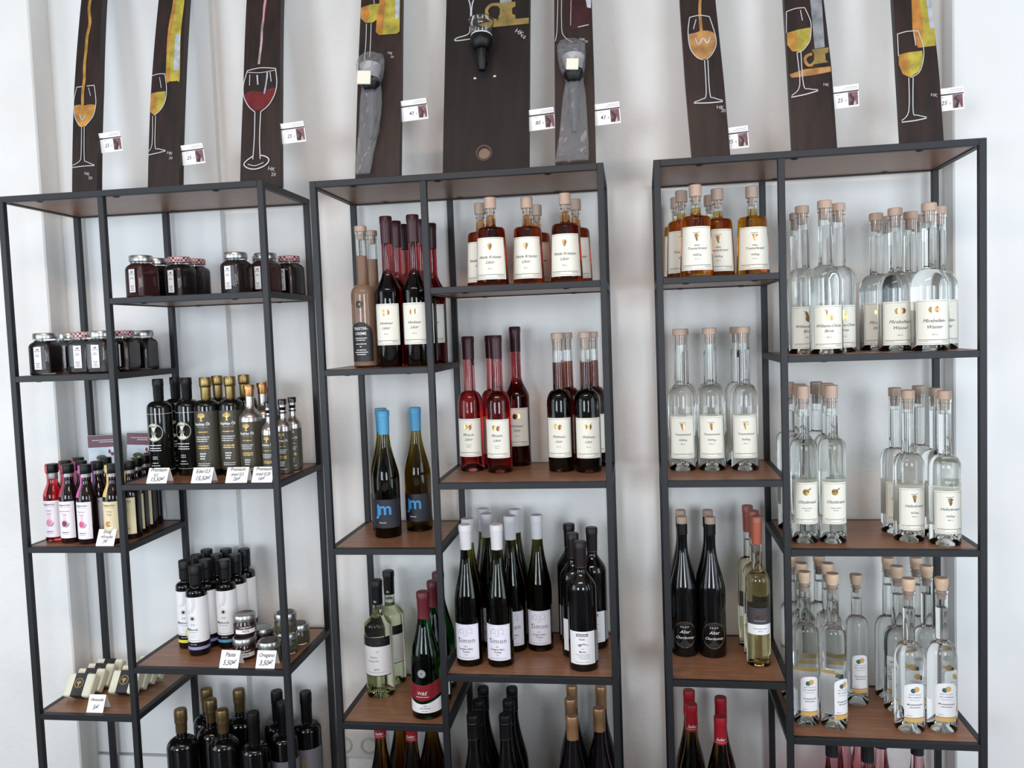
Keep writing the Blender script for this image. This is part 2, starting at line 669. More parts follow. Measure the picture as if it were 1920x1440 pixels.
def series(prof, z0, z1, ha, lines, emblem, seed=1, sub='40% vol', ink=INK):
    """cream estate label with a foil fruit, script name and small print"""
    zc = (z0 + z1) / 2
    r = radat(prof, zc)
    hw = ha * r
    P_ = Print()
    e = hw - .0022
    P_.frame(-e, e, z0 + .003, z1 - .003, .00045, ink)
    P_.rect(-e * .55, -e * .2, z1 - .0034, z1 - .0026, CREAM, 'border')
    h = z1 - z0
    ze = z1 - h * .22
    if emblem == 'two':
        P_.disc(-.0045, ze, .0062, .0075, COPPER)
        P_.disc(.0055, ze + .001, .0048, .0066, GOLD)
    elif emblem == 'nuts':
        P_.disc(-.0065, ze + .001, .0048, .0066, GOLD, rot=.2)
        P_.disc(.0042, ze - .001, .0045, .0068, COPPER, rot=-.3)
        P_.stroke([(.006, ze + .005), (.0098, ze + .0085)], .0012, COPPER)
    elif emblem == 'pear':
        P_.disc(.002, ze - .006, .0068, .0085, GOLD, rot=.2)
        P_.disc(-.0022, ze + .005, .0036, .006, GOLD, rot=.3)
        P_.stroke([(-.004, ze + .009), (-.009, ze + .012)], .001, COPPER)
    elif emblem == 'mirab':
        P_.disc(-.006, ze, .006, .0066, GOLD)
        P_.disc(.006, ze + .0005, .006, .0066, COPPER)
    elif emblem == 'apple':
        P_.disc(-.002, ze - .001, .0072, .0074, GOLD)
        P_.stroke([(.003, ze + .004), (.0085, ze + .007), (.0125, ze + .0095)], [.002, .004, .001], COPPER)
    elif emblem == 'grapes':
        for i, (a, b) in enumerate([(-.003, .003), (.001, .0035), (.0046, .0022), (-.002, -.001), (.002, -.001), (-.0005, -.0052), (.0025, -.005), (.0008, -.009)]):
            P_.disc(a, ze + b, .0022, .0024, COPPER if i % 3 else GOLD, n=10)
        P_.stroke([(-.008, ze + .0075), (0, ze + .0072), (.008, ze + .0085)], .0009, INK)
    elif emblem == 'herb':
        for i, a in enumerate((-.5, -.1, .35, .8)):
            P_.stroke([(.0005 * i, ze - .008), (.004 * math.sin(a), ze), (.009 * math.sin(a), ze + .009 * math.cos(a))], [.001, .0042, .001], GOLD if i % 2 else COPPER)
    zt = z0 + h * (.50 if len(lines) < 3 else .55)
    for t, s in lines:
        P_.text(t, s, 0, zt, ink, .38, 0)
        zt -= s * 1.25
    P_.text(sub, .0036, 0, zt - .001, GREY if len(lines) > 3 else ink, 0)
    P_.dashes(-e + .003, e - .003, z0 + .0105, .0011, ink, seed=seed)
    P_.dashes(-e + .003, -e * .3, z0 + .0072, .0008, GREY, seed=seed + 1)
    P_.dashes(e * .45, e - .003, z0 + .0068, .0012, GREY, seed=seed + 2)
    parts = [('label', label_patch(prof, ha, z0, z1, CREAM), None)]
    return parts + printed(P_, prof, 'label')


def back_label(prof, ha, z0, z1, mat=CREAM):
    return [('back_label', label_patch(prof, ha, z0, z1, mat, a0=pi, na=14), None)]


HA = 1.08
# herb liqueur and aged brandy: squat conical bottles
pr = outer(.0335, .1835, .139, .1415, .0118, .0112, 'flat', .006, .0385)
for key, liq, nm, lines, em in (('heide', L_HEIDE, 'liqueur_bottle', [('Heide Kräuter', .0098), ('Likör', .0098)], 'herb'),
                                ('alter', L_ALTER, 'brandy_bottle', [('Alter', .0062), ('Tresterbrand', .0082), ('aus', .003), ('Riesling', .0062)], 'grapes')):
    zl = .166 if key == 'heide' else .158
    st = [('stopper', lathe([(0, .1838), (.0138, .1838), (.0146, .1846), (.0146, .2095), (.0132, .211), (0, .211)], BEIGE, 28), None),
          ('stopper_stem', lathe([(0, .1655 if key != 'heide' else .1675), (.0072, .1657 if key != 'heide' else .1677), (.0085, .172), (.0085, .1838), (0, .1838)], STEM, 20), None)]
    kind(key, nm, 'bottle', [('glass', glass_body(pr, zl), None), ('liquid', fill(pr, zl, liq), None)] + st + series(pr, .014, .113, 1.12, lines, em, 3, '38% vol' if key == 'heide' else '40% vol'), r=.0385)

# tall liqueur bottles
pr = outer(.0325, .346, .168, .206, .0150, .0138, 'dome', .022)
kind('pfir', 'liqueur_bottle', 'bottle', [('glass', glass_body(pr, None), None), ('liquid', fill(pr, .335, L_PFIR), None), capsule(pr, .289, .349, BURG)]
     + series(pr, .039, .137, HA, [('Pfirsich-', .0095), ('Likör', .0095), ('aus roten', .0035)], 'nuts', 11, '18% vol'), r=.0325)
pr = outer(.0325, .334, .168, .206, .0150, .0142, 'dome', .022)
kind('waln', 'liqueur_bottle', 'bottle', [('glass', glass_body(pr, .275), None), ('liquid', fill(pr, .275, L_WALN), None)] + stopper(.0142, .334, .349, .0165, .03)
     + series(pr, .037, .137, HA, [('Walnuss', .0095), ('Likör', .0085)], 'nuts', 12, '25% vol'), r=.0325)
pr = outer(.0325, .367, .184, .24, .0132, .013, 'slope', .012)
kind('himb', 'liqueur_bottle', 'bottle', [('glass', glass_body(pr, None), None), ('liquid', fill(pr, .36, L_HIMB), None), capsule(pr, .303, .37, BURG)]
     + series(pr, .054, .155, HA, [('Himbeer', .0095), ('Likör', .0095)], 'two', 13, '18% vol') + back_label(pr, .5, .06, .15), r=.0325)

# cream liqueur
pr = outer(.031, .338, .18, .206, .0138, .0132, 'dome', .01)
P_ = Print()
P_.disc(0, .157, .009, .009, BLACKM, 'seal', ring=.18)
P_.disc(0, .157, .006, .006, BLACKM, 'seal', ring=.35)
P_.text('TRESTER-', .0092, 0, .094, WINK, 0, .012)
P_.text('CREME', .0098, 0, .0815, WINK, 0, .012)
for i, (a, b) in enumerate(((.016, .0725), (.013, .0675), (.014, .058), (.003, .0515), (.013, .043), (.0175, .0375), (.012, .032))):
    P_.dashes(-a, a, b, .0019, WINK, seed=20 + i)
CREMEL = pm('cream_liqueur', (164, 128, 104), 0.5)


def archtop(z1, d):
    return lambda s: z1 - d * (1 - math.sqrt(max(0, 1 - s * s)))


lab = [('label', label_patch(pr, 1.0, .0155, .113, pm('black_label', (22, 20, 22), .5), top=archtop(.113, .03)), None)]
kind('creme', 'cream_liqueur_bottle', 'bottle', [('glass', glass_body(pr, .278), None), ('liquid', fill(pr, .278, CREMEL, .0016), None)] + stopper(.0132, .338, .352, .0152, .02) + lab + printed(P_, pr, 'label'), r=.031)

# clear brandies
for key, r, H, z1, z2, rn, zl, la, rs, hs, lines, em, ha in (
        ('trest', .0328, .349, .174, .209, .0155, .293, (.032, .135), .0175, .016, [('Tresterbrand', .0075), ('aus', .003), ('Riesling', .0065)], 'grapes', 1.0),
        ('obst', .0304, .366, .222, .244, .0136, .295, (.047, .144), .0148, .03, [('Obstbrand', .0098), ('Apfel und Birne', .0036)], 'apple', 1.02),
        ('hef', .0335, .349, .176, .203, .0140, .296, (.029, .126), .0150, .02, [('Hefenbrand', .0088), ('aus', .003), ('Riesling', .0058)], 'grapes', .98),
        ('mirab', .039, .327, .14, .181, .0152, .272, (.014, .113), .0160, .018, [('Mirabellen-', .0108), ('Wasser', .0108)], 'mirab', .98),
        ('will', .0365, .347, .17, .2, .0152, .29, (.012, .110), .0160, .018, [('Williams-Christ', .0092), ('Birne', .0092)], 'pear', 1.0)):
    pr = outer(r, H - hs, z1, z2, rn, rn - .0005, 'dome', .026)
    kind(key, 'brandy_bottle', 'bottle', [('glass', glass_body(pr, zl), None)] + stopper(rn - .0005, H - hs, H, rs, .024) + series(pr, la[0], la[1], ha, lines, em, len(key) + 30)
         + (back_label(pr, .62, la[0] + .012, la[1]) if key in ('hef', 'obst', 'trest') else []), r=r)

# distillery series with arched labels and a gold band
TEAL = pm('teal_ink', (42, 92, 98), .6)
OCHRE = pm('ochre_ink', (206, 166, 96), .6)
DRED = pm('dark_red_ink', (120, 50, 60), .6)
for key, r, H, z1, z2, rn, zl, la, hs, nm in (('kern', .0295, .365, .222, .245, .0135, .30, (.027, .122), .026, 'Kräuterbrand'), ('ware', .0267, .325, .195, .22, .0125, .265, (.034, .13), .024, 'Weizenbrand'),
                                              ('mirw', .0329, .355, .173, .205, .0138, .286, (.028, .119), .028, 'Mirabellenbrand')):
    pr = outer(r, H - hs, z1, z2, rn, rn - .0005, 'dome', .026)
    P_ = Print()
    z0, z1l = la
    ha = .72
    P_.rect(-ha * r, ha * r, z0, z0 + .010, OCHRE, 'gold_band')
    P_.rect(-ha * r, ha * r, z0 + .010, z0 + .0112, DRED, 'red_line')
    P_.disc(-.0045, z1l - .0165, .0055, .0055, TEAL)
    P_.disc(.0035, z1l - .0135, .0065, .0065, OCHRE)
    P_.text('WEITSHOF', .0042, 0, z1l - .0275, INK, spacing=1.5)
    P_.text('Obst- und Brennerei', .0036, 0, z1l - .0335, INK, bold=.01)
    P_.dashes(-.012, .012, z1l - .039, .0009, GREY, seed=41)
    P_.text(nm, .0054, 0, z0 + .04, INK, bold=.006)
    P_.dashes(-.012, .012, z0 + .0345, .0014, INK, seed=42)
    P_.text('40% vol', .0032, -ha * r * .55, z0 + .015, INK)
    lab = [('label', label_patch(pr, ha, z0, z1l, WHITE, top=archtop(z1l, .011)), None)]
    bl = [('back_label', label_patch(pr, .8, z0 - .004, z1l + .006, WHITE, a0=pi, na=14), None), ('back_gold_band', label_patch(pr, .8, z1l - .002, z1l + .006, OCHRE, off=-.0002 + .0003, a0=pi, na=14), 'back_label')] if key == 'kern' else []
    flare = [('stopper', lathe([(0, H - hs), (.0122, H - hs), (.0128, H - hs + .006), (.0148, H - .012), (.0150, H - .002), (.0138, H), (0, H)], pm('pale_wood_stopper', (206, 176, 148), .45), 28), None),
             ('stopper_stem', lathe([(0, H - hs - .022), (rn - .0045, H - hs - .021), (rn - .0036, H - hs), (0, H - hs)], STEM, 20), None)]
    kind(key, 'brandy_bottle', 'bottle', [('glass', glass_body(pr, zl), None)] + flare + lab + printed(P_, pr, 'label') + bl, r=r)

# wine with a blue capsule
BLUEC = pm('sky_blue_capsule', (74, 150, 190), .42)
BLUEI = pm('blue_ink', (56, 136, 196), .5)
pr = outer(.0350, .324, .15, .268, .0136, .0136, 'slope', .018)
P_ = Print()
P_.text('m', .047, .007, .062, BLUEI, 0, .016)
P_.stroke([(-.0145, .086), (-.0110, .085), (-.0112, .064), (-.0125, .0555), (-.0185, .052)], [.006, .007, .007, .007, .006], BLUEI, 'lettering')
P_.text('Ellerstadt', .0048, 0, .0395, WINK, bold=.006)
kind('jm', 'wine_bottle', 'bottle', [('glass', glass_body(pr, None, mat=OLIVE), None), capsule(pr, .2645, .326, BLUEC), ('label', label_patch(pr, 1.35, .027, .1, pm('navy_label', (28, 28, 38), .5)), None)] + printed(P_, pr, 'label', a0=-.12), r=.035)

# white-capsule wine
WCAP = pm('white_capsule', (206, 204, 206), .45)
pr = outer(.0335, .350, .155, .295, .0138, .0138, 'slope', .016)
P_ = Print()
hw = 1.02 * .0335
P_.frame(-hw + .0018, hw - .0018, .0205, .1055, .0003, GREY)
SK = pm('pencil_grey', (176, 174, 186), .6)
for a in (-.011, .010):
    P_.stroke([(a - .007, .083), (a - .007, .092), (a, .0985), (a + .007, .092), (a + .007, .083)], .0011, SK, 'sketch')
    P_.stroke([(a - .003, .0845), (a - .003, .089)], .0014, SK, 'sketch')
    P_.stroke([(a + .003, .0845), (a + .003, .089)], .0014, SK, 'sketch')
P_.stroke([(-.0185, .0885), (-.0075, .0992), (.004, .093)], .0009, SK, 'sketch')
P_.stroke([(.0005, .098), (.010, .103), (.0195, .095)], .0009, SK, 'sketch')
P_.stroke([(-.004, .0785), (-.001, .0815), (.003, .0785), (.006, .081)], .0012, SK, 'sketch')
P_.disc(-.0185, .0715, .0016, .0016, DRED, 'red_dot')
P_.text('Simon', .0175, .0015, .062, pm('mauve_grey_ink', (118, 106, 110), .5), spacing=1.08)
P_.text('2021', .0044, 0, .0515, INK)
P_.text('Sauvignon Blanc', .0056, 0, .0445, INK, bold=.012)
P_.text('Trocken', .0056, 0, .0375, INK, bold=.012)
P_.text('Pfalz', .004, 0, .031, GREY)
P_.dashes(-.022, .022, .0235, .0009, GREY, seed=51)
kind('simon', 'wine_bottle', 'bottle', [('glass', glass_body(pr, None, mat=DOLIVE), None), capsule(pr, .290, .352, WCAP), ('label', label_patch(pr, 1.02, .018, .108, LILAC), None)] + printed(P_, pr, 'label'), r=.0335)

# red wine, dark capsule
pr = outer(.0355, .311, .195, .245, .0131, .0131, 'bord', .01)
P_ = Print()
P_.rect(-.015, .015, .0875, .095, GREY, 'banner')
P_.text('Gut Kuhn', .0058, 0, .0893, WHITE, bold=.01, lift=.0004)
P_.text('Kuhn', .0068, 0, .079, INK, bold=.008)
P_.disc(-.006, .0665, .0045, .0034, GREY, 'sketch')
P_.stroke([(-.006, .068), (.004, .0695), (.016, .0655)], [.002, .003, .001], GREY, 'sketch')
P_.text('2018', .004, 0, .056, GREY)
P_.text('Merlot', .006, 0, .0485, INK, bold=.008)
for i, b in enumerate((.043, .0395, .036, .0325)):
    P_.dashes(-.018 + .004 * i, .018, b, .0009, GREY, seed=60 + i)
P_.dashes(-.019, .019, .024, .001, GREY, seed=66)
MAROON = pm('maroon_black_capsule', (26, 14, 17), .42, 0, .35)
kind('redw', 'wine_bottle', 'bottle', [('glass', glass_body(pr, None, mat=BLACKG), None), capsule(pr, .2505, .313, MAROON), ('capsule_line', lathe([(.0141, .2505), (.0143, .2507), (.0143, .2516), (.0141, .2518)], pm('silver_line', (150, 140, 138), .3, 1), 28), 'capsule'),
                                       ('label', label_patch(pr, .95, .019, .1, WHITE), None)] + printed(P_, pr, 'label') + [('back_label', label_patch(pr, .3, .022, .098, GREY, a0=1.32, na=6), None)], r=.0355)

# white wine in clear glass
pr = outer(.0372, .308, .188, .219, .0138, .0135, 'bord', .02)
P_ = Print()
P_.rect(-1.25 * .037, 1.25 * .037, .141, .1655, pm('black_label', (22, 20, 22)), 'black_band')
P_.stroke([(-.03, .150), (-.01, .1455), (.012, .150), (.03, .157)], .0007, GREY, 'band_line', lift=.0004)
P_.stroke([(-.035, .158), (-.012, .152), (.012, .155)], .0007, GREY, 'band_line', lift=.0004)
P_.rect(-1.25 * .037, 1.25 * .037, .0612, .063, BLACKM, 'black_line')
P_.dashes(.004, .014, .128, .0012, GREY, seed=70)
P_.dashes(.006, .012, .1235, .0012, GREY, seed=71)
P_.text('Weißer', .0068, -.002, .110, GREY)
P_.text('Burgunder', .0068, -.002, .1005, GREY)
P_.text('2019', .007, .004, .077, INK, .2)
P_.dashes(-.025, .03, .0715, .0009, GREY, seed=72)
P_.text('So', .008, -.001, .252, WINK, .2, .02, name='capsule_lettering')
cp = capsule(pr, .245, .31, pm('black_capsule', (13, 12, 13), .42, 0, .35))
kind('white', 'wine_bottle', 'bottle', [('glass', glass_body(pr, .232), None), ('liquid', fill(pr, .2315, L_WHITE), None), cp, ('label', label_patch(pr, 1.25, .063, .1655, WHITE), None)] + printed(P_, pr, 'label', .0013), r=.0372)

# green bottle with waved red and white label
RCAP = pm('dark_red_capsule', (88, 20, 28), .42, 0, .4)
REDL = pm('crimson_label', (128, 20, 34), .45)
pr = outer(.0382, .3125, .142, .268, .0142, .0140, 'slope', .016)


def wave(z):
    return lambda s: z - .006 * math.cos((s + .15) * 2.6)


P_ = Print()
P_.text('W&E', .012, -.006, .064, WINK, .3)
P_.dashes(-.022, .012, .058, .0014, WINK, seed=80)
P_.text('2020', .005, .002, .0345, INK)
P_.text('Pfalz Riesling', .0052, .001, .0285, INK)
P_.dashes(-.008, .008, .0225, .001, INK, seed=81)
P_.disc(-.004, .118, .0105, .0105, pm('silver_medal', (165, 165, 168), .35), 'medal')
P_.disc(-.004, .118, .0098, .0098, GREY, 'medal_ring', ring=.3, lift=.0003)
P_.text('8', .009, -.004, .1148, INK, bold=.02, name='medal_lettering', lift=.0004)
kind('green', 'wine_bottle', 'bottle', [('glass', glass_body(pr, None, mat=GREENG), None), capsule(pr, .248, .3145, RCAP),
     ('white_label', label_patch(pr, 1.3, .018, .048, WHITE, top=wave(.0465), na=30), None), ('red_label', label_patch(pr, 1.3, .055, .095, REDL, top=wave(.093), bot=wave(.0545), na=30), None),
     ('gold_edge', label_patch(pr, 1.3, .09, .095, GOLD, top=wave(.0942), bot=wave(.093), na=30, nz=1), 'red_label')] + printed(P_, pr, 'red_label'), r=.0382)

# black brandy bottle with oval label
pr = outer(.0338, .332, .165, .285, .0120, .0120, 'slope', .01)
P_ = Print()
P_.disc(0, .058, .031, .0335, pm('black_label', (22, 20, 22)), 'label_oval', n=40)
P_.disc(0, .058, .031, .0335, GOLD, 'gold_rim', n=44, ring=.035, lift=.0004)
P_.text('V·S·O·P', .0056, 0, .0755, WINK, 0, .01, 1.2, lift=.0005)
P_.text('Alter', .0118, 0, .0615, WINK, .45, lift=.0005)
P_.text('Chardonnay', .0096, 0, .0475, WINK, .45, lift=.0005)
kind('vsop', 'brandy_bottle', 'bottle', [('glass', glass_body(pr, None, mat=BLACKG), None), ('stopper', lathe([(0, .3325), (.0128, .3325), (.0134, .3335), (.0134, .3485), (.012, .350), (0, .350)], BEIGE, 28), None),
     ('neck_collar', lathe([(.0127, .305), (.0131, .3055), (.0131, .3315), (.0127, .332)], BLACKM, 28), None)] + printed(P_, pr, None, .0005), r=.0338)

# straw brandy with copper capsule
pr = outer(.0284, .361, .205, .229, .0117, .0112, 'dome', .01)
P_ = Print()
P_.text('CERITO', .0102, .002, .1205, COPPER, bold=.01)
P_.dashes(-.014, .016, .1135, .0022, GREY, seed=90)
P_.text('Alter Riesling Trester', .0038, .001, .0945, INK)
P_.text('40% vol', .0034, .001, .0885, INK)
kind('cer', 'brandy_bottle', 'bottle', [('glass', glass_body(pr, .275), None), ('liquid', fill(pr, .2745, L_CER), None), capsule(pr, .296, .364, pm('copper_red_capsule', (158, 84, 62), .4)),
     ('black_label', label_patch(pr, 1.15, .106, .146, pm('slate_label', (62, 58, 62), .5)), None), ('white_label', label_patch(pr, 1.15, .081, .106, WHITE), None)] + printed(P_, pr, 'black_label'), r=.0284)

# ------------------------------------------------------------------ olive oils


def tree(P_, u, v, s, mat, lift=0.0):
    P_.poly([(u - .16 * s, v), (u - .07 * s, v + .2 * s), (u - .08 * s, v + .42 * s), (u + .08 * s, v + .42 * s), (u + .07 * s, v + .2 * s), (u + .16 * s, v)], mat, 'tree_emblem', lift)
    rr = random.Random(5)
    for a in (-1.15, -.75, -.35, 0.05, .4, .8, 1.15):
        L = s * rr.uniform(.5, .62)
        x1, y1 = u + math.sin(a) * L * .55, v + .38 * s + math.cos(a) * L * .5
        P_.stroke([(u + .03 * a * s, v + .38 * s), (x1, y1), (u + math.sin(a * 1.1) * L, v + .4 * s + math.cos(a) * L)], [.07 * s, .05 * s, .02 * s], mat, 'tree_emblem', lift)
        for d in (-.5, .5):
            P_.stroke([(x1, y1), (x1 + math.sin(a + d) * L * .4, y1 + math.cos(a + d) * L * .4)], [.04 * s, .015 * s], mat, 'tree_emblem', lift)


OLAB = pm('olive_grey_label', (62, 58, 46), .42)
GCAP = pm('gold_cap', (150, 128, 82), .36, 1.0)
CCAP = pm('copper_cap', (182, 132, 86), .3, 1.0)
GINK = pm('gold_ink', (206, 168, 96), .35, .7)
OGLASS = pm('dark_oil_glass', (13, 15, 12), .06)
pr = outer(.0315, .212, .180, .200, .0112, .0112, 'dome', .004)
capb = ('cap', lathe([(.0118, .200), (.0128, .203), (.0134, .238), (.0142, .240), (.0142, .256), (.0132, .258), (0, .258)], BLACKM, 28), None)
P_ = Print()
P_.rect(-.062, .062, .167, .1677, WINK, 'line')
P_.rect(-.062, .062, .019, .0197, WINK, 'line')
P_.disc(0, .119, .0235, .0235, pm('ivory_disc', (214, 212, 196), .5), 'round_emblem', n=36)
P_.disc(0, .119, .0225, .0225, INK, 'emblem_ring', n=36, ring=.04, lift=.0003)
tree(P_, 0, .106, .017, GREY, .0004)
P_.text('Sophias Öl', .0058, 0, .133, INK, bold=.02, lift=.0004)
for i, (a, b) in enumerate(((.019, .084), (.016, .0765), (.017, .0705), (.007, .054), (.007, .049), (.008, .038), (.012, .031))):
    P_.dashes(-a, a, b, .0022 if i < 3 else .0016, WINK, seed=100 + i)
kind('prem', 'oil_bottle', 'bottle', [('glass', glass_body(pr, None, mat=OGLASS), None), capb] + printed(P_, pr, 'glass', .0004), r=.0315)


def oil_label(prof, z0, z1, r, ha, k=1.0):
    P_ = Print()
    tree(P_, 0, z1 - .026 * k, .0235 * k, GINK)
    P_.text('Sophias Öl', .0098 * k, 0, z1 - .0365 * k, WINK, bold=.03)
    P_.rect(-.016 * k, .016 * k, z1 - .0415 * k, z1 - .041 * k, GINK, 'gold_line')
    P_.dashes(-.015 * k, .015 * k, z1 - .055 * k, .002 * k, GINK, seed=110)
    for i, b in enumerate((.068, .0735, .079)):
        P_.dashes(-.019 * k, (.019 - .003 * i) * k, z1 - b * k, .0021 * k, WINK, seed=112 + i)
    for i, b in enumerate((.092, .0975)):
        P_.dashes(-.016 * k, .016 * k, z1 - b * k, .0028 * k, GINK, seed=116 + i)
    for i, b in enumerate((.112, .1185, .125)):
        P_.dashes(-.009 * k, (.008 - .001 * i) * k, z1 - b * k, .003 * k, WINK, seed=119 + i)
    for i, b in enumerate((.1375, .1425)):
        if z1 - b * k > z0 + .003:
            P_.dashes(-.017 * k, .017 * k, z1 - b * k, .002 * k, WINK, seed=124 + i)
    return [('label', label_patch(prof, ha, z0, z1, OLAB, na=40), None)] + printed(P_, prof, 'label')


capg = ('cap', lathe([(.0118, .200), (.0126, .203), (.0130, .232), (.0148, .234), (.0152, .238), (.0148, .2385), (.0152, .243), (.0152, .256), (.014, .258), (0, .258)], GCAP, 28), None)
kind('edel', 'oil_bottle', 'bottle', [('glass', glass_body(pr, None, mat=OGLASS), None), capg] + oil_label(pr, .017, .171, .0315, 2.3), r=.0315)
pr = outer(.029, .222, .146, .182, .0108, .0108, 'bord', .004)
kind('steel', 'oil_bottle', 'bottle', [('steel_body', glass_body(pr, None, mat=STEEL), None), ('cap', lathe([(.0114, .206), (.0118, .208), (.0120, .224), (.0142, .2245), (.0142, .2345), (.0134, .236), (0, .236)], CCAP, 28), None)] + oil_label(pr, .012, .142, .029, 2.2, .88), r=.029)
pr = outer(.0205, .182, .118, .147, .0078, .0078, 'bord', .003)
kind('ssteel', 'oil_bottle', 'bottle', [('steel_body', glass_body(pr, None, mat=STEEL), None), ('cap', lathe([(.0082, .166), (.0088, .167), (.0088, .180), (.0112, .181), (.0112, .193), (.0105, .195), (0, .195)], BLACKG, 24), None),
     ('neck_ring', lathe([(.0082, .157), (.0098, .158), (.0098, .161), (.0082, .162)], BLACKG, 24), None)] + oil_label(pr, .008, .112, .0205, 2.2, .72), r=.0205)

# flavoured oils in black glass with white sleeve labels
BANDS = {'violet': (150, 144, 196), 'lemon': (222, 208, 70), 'blue': (88, 146, 178)}
pr = outer(.0267, .205, .166, .178, .0135, .0135, 'dome', .004)
for bn, bc in BANDS.items():
    P_ = Print()
    P_.rect(-.074, .074, .026, .0375, BLACKM, 'black_band')
    P_.rect(-.074, .074, .0175, .0255, pm(bn + '_band', bc, .5), 'colour_band')
    for i, o_ in enumerate((.004, .0075, .0105)):
        P_.stroke([(-.001 + o_, .155), (-.001 + o_, .134), (-.004 + o_ * .7, .125 - o_ * .6), (-.012 + o_ * .3, .121 - o_ * .9)], .0006, GREY, 'line_art')
    P_.disc(.001, .101, .0042, .0042, INK, 'dot_emblem', n=16)
    P_.disc(.001, .101, .0072, .0072, GREY, 'ring_emblem', n=24, ring=.09)
    P_.rect(-.005, .007, .0815, .088, pm('pale_grey_ink', (196, 198, 204), .6), 'seal')
    P_.text('Mythocia', .0092, -.003, .069, INK, 0, .008)
    P_.dashes(-.010, .010, .0635, .0013, GREY, seed=130)
    P_.disc(.001, .054, .0048, .0048, pm('pale_grey_ink', (196, 198, 204)), 'wreath', n=20, ring=.2)
    P_.dashes(-.018, .018, .042, .0011, GREY, seed=131)
    P_.dashes(-.008, .008, .031, .0022, WINK, seed=132)
    if bn == 'lemon':
        P_.disc(.012, .043, .008, .0105, pm('lemon_yellow', (218, 208, 80), .5), 'lemon', lift=.0004, rot=.3)
        P_.disc(.012, .043, .0055, .0075, pm('lemon_pale', (232, 228, 160), .5), 'lemon_flesh', lift=.0006, rot=.3)
        P_.stroke([(.010, .052), (.016, .058)], [.003, .005], pm('leaf_green', (52, 84, 50), .5), 'leaf', lift=.0005)
    kind('myr_' + bn, 'oil_bottle', 'bottle', [('glass', glass_body(pr, None, mat=BLACKG), None),
         ('cap', lathe([(.0142, .186), (.0158, .187), (.0160, .212), (.0150, .213), (.0150, .2145), (.0162, .2155), (.0162, .234), (.0152, .236), (0, .236)], BLACKM, 28), None),
         ('label', label_patch(pr, 3.0, .0375, .157, WHITE, na=44), None)] + printed(P_, pr, 'label'), r=.0267)

# vinegar bottles with a paper strip over the cap
pr = outer(.0252, .172, .112, .160, .0128, .0125, 'bord', .004)
prcap = pr[:-3] + [(.0128, .181), (.0160, .1815), (.0160, .2035)]
capv = ('cap', lathe([(.0128, .181), (.0156, .1812), (.0160, .182), (.0160, .2025), (.0152, .204), (0, .204)], BLACKM, 24), None)
neckv = ('neck_sleeve', lathe([(.0131, .166), (.0135, .1665), (.0135, .1808), (.0131, .181)], pm('silver_sleeve', (170, 166, 168), .3, .4), 24), None)
EDEF = {'red': ((196, 84, 84), L_ESS, (226, 140, 160), 'Feigen'), 'rosewood': ((150, 62, 84), None, (120, 50, 66), 'Johannisbeer'), 'pink': ((190, 96, 150), None, (214, 80, 130), 'Himbeer'),
        'violet': ((140, 66, 140), None, (214, 80, 130), 'Himbeer'), 'honey': ((214, 186, 112), None, (196, 120, 50), 'Honig')}
for k, (sc_, liq, fr, nm) in EDEF.items():
    P_ = Print()
    P_.text('Essigwerker', .0068, 0, .0985, INK, bold=.006)
    P_.dashes(-.014, .014, .0945, .0007, GREY, seed=140)
    P_.text(nm, .0058, 0, .083, pm('taupe_ink', (150, 120, 124), .6))
    P_.text('Essig', .0062, 0, .075, pm('taupe_ink', (150, 120, 124)))
    fm = pm('fruit_' + k, fr, .5)
    if k == 'honey':
        for i in range(7):
            a = i * .9
            P_.disc(-.004 + .0055 * math.cos(a) * (i > 0), .052 + .0055 * math.sin(a) * (i > 0), .0024, .0024, fm, 'fruit_picture', n=12)
        P_.poly([(-.004, .041), (.006, .041), (.0085, .046), (-.003, .045)], WHITE, 'flower_picture')
    else:
        P_.rect(-.004, .004, .06, .074, pm('pale_pink_ink', (236, 196, 206), .6), 'fruit_shade')
        P_.disc(0, .052, .0085, .0092, pm('taupe_ink', (150, 120, 124)), 'fruit_outline', ring=.12)
        P_.disc(-.001, .052, .0068, .0074, fm, 'fruit_picture')
        P_.stroke([(.004, .043), (.009, .047), (.011, .053)], .0012, INK, 'fruit_stroke')
    P_.dashes(-.009, .009, .0285, .0018, INK, seed=142)
    P_.dashes(-.008, .008, .0245, .0012, GREY, seed=143)
    lm = pm('honey_label', (226, 212, 170), .55) if k == 'honey' else pm('pink_white_label', (234, 226, 232), .55)
    g = [('glass', glass_body(pr, None), None), ('liquid', fill(pr, .165, liq), None)] if liq else [('glass', glass_body(pr, None, mat=pm('dark_vinegar_glass', (24, 9, 12), .06)), None)]
    sm = pm('strip_' + k, sc_, .45)
    st = [('paper_strip', label_patch(prcap, .34, .122, .2035, sm, off=.0008, a0=-.5, na=4, nz=22), None)]
    kind('ess_' + k, 'vinegar_bottle', 'bottle', g + [capv, neckv] + st + [('label', label_patch(pr, .98, .014, .11, lm), None)] + printed(P_, pr, 'label'), r=.0255)

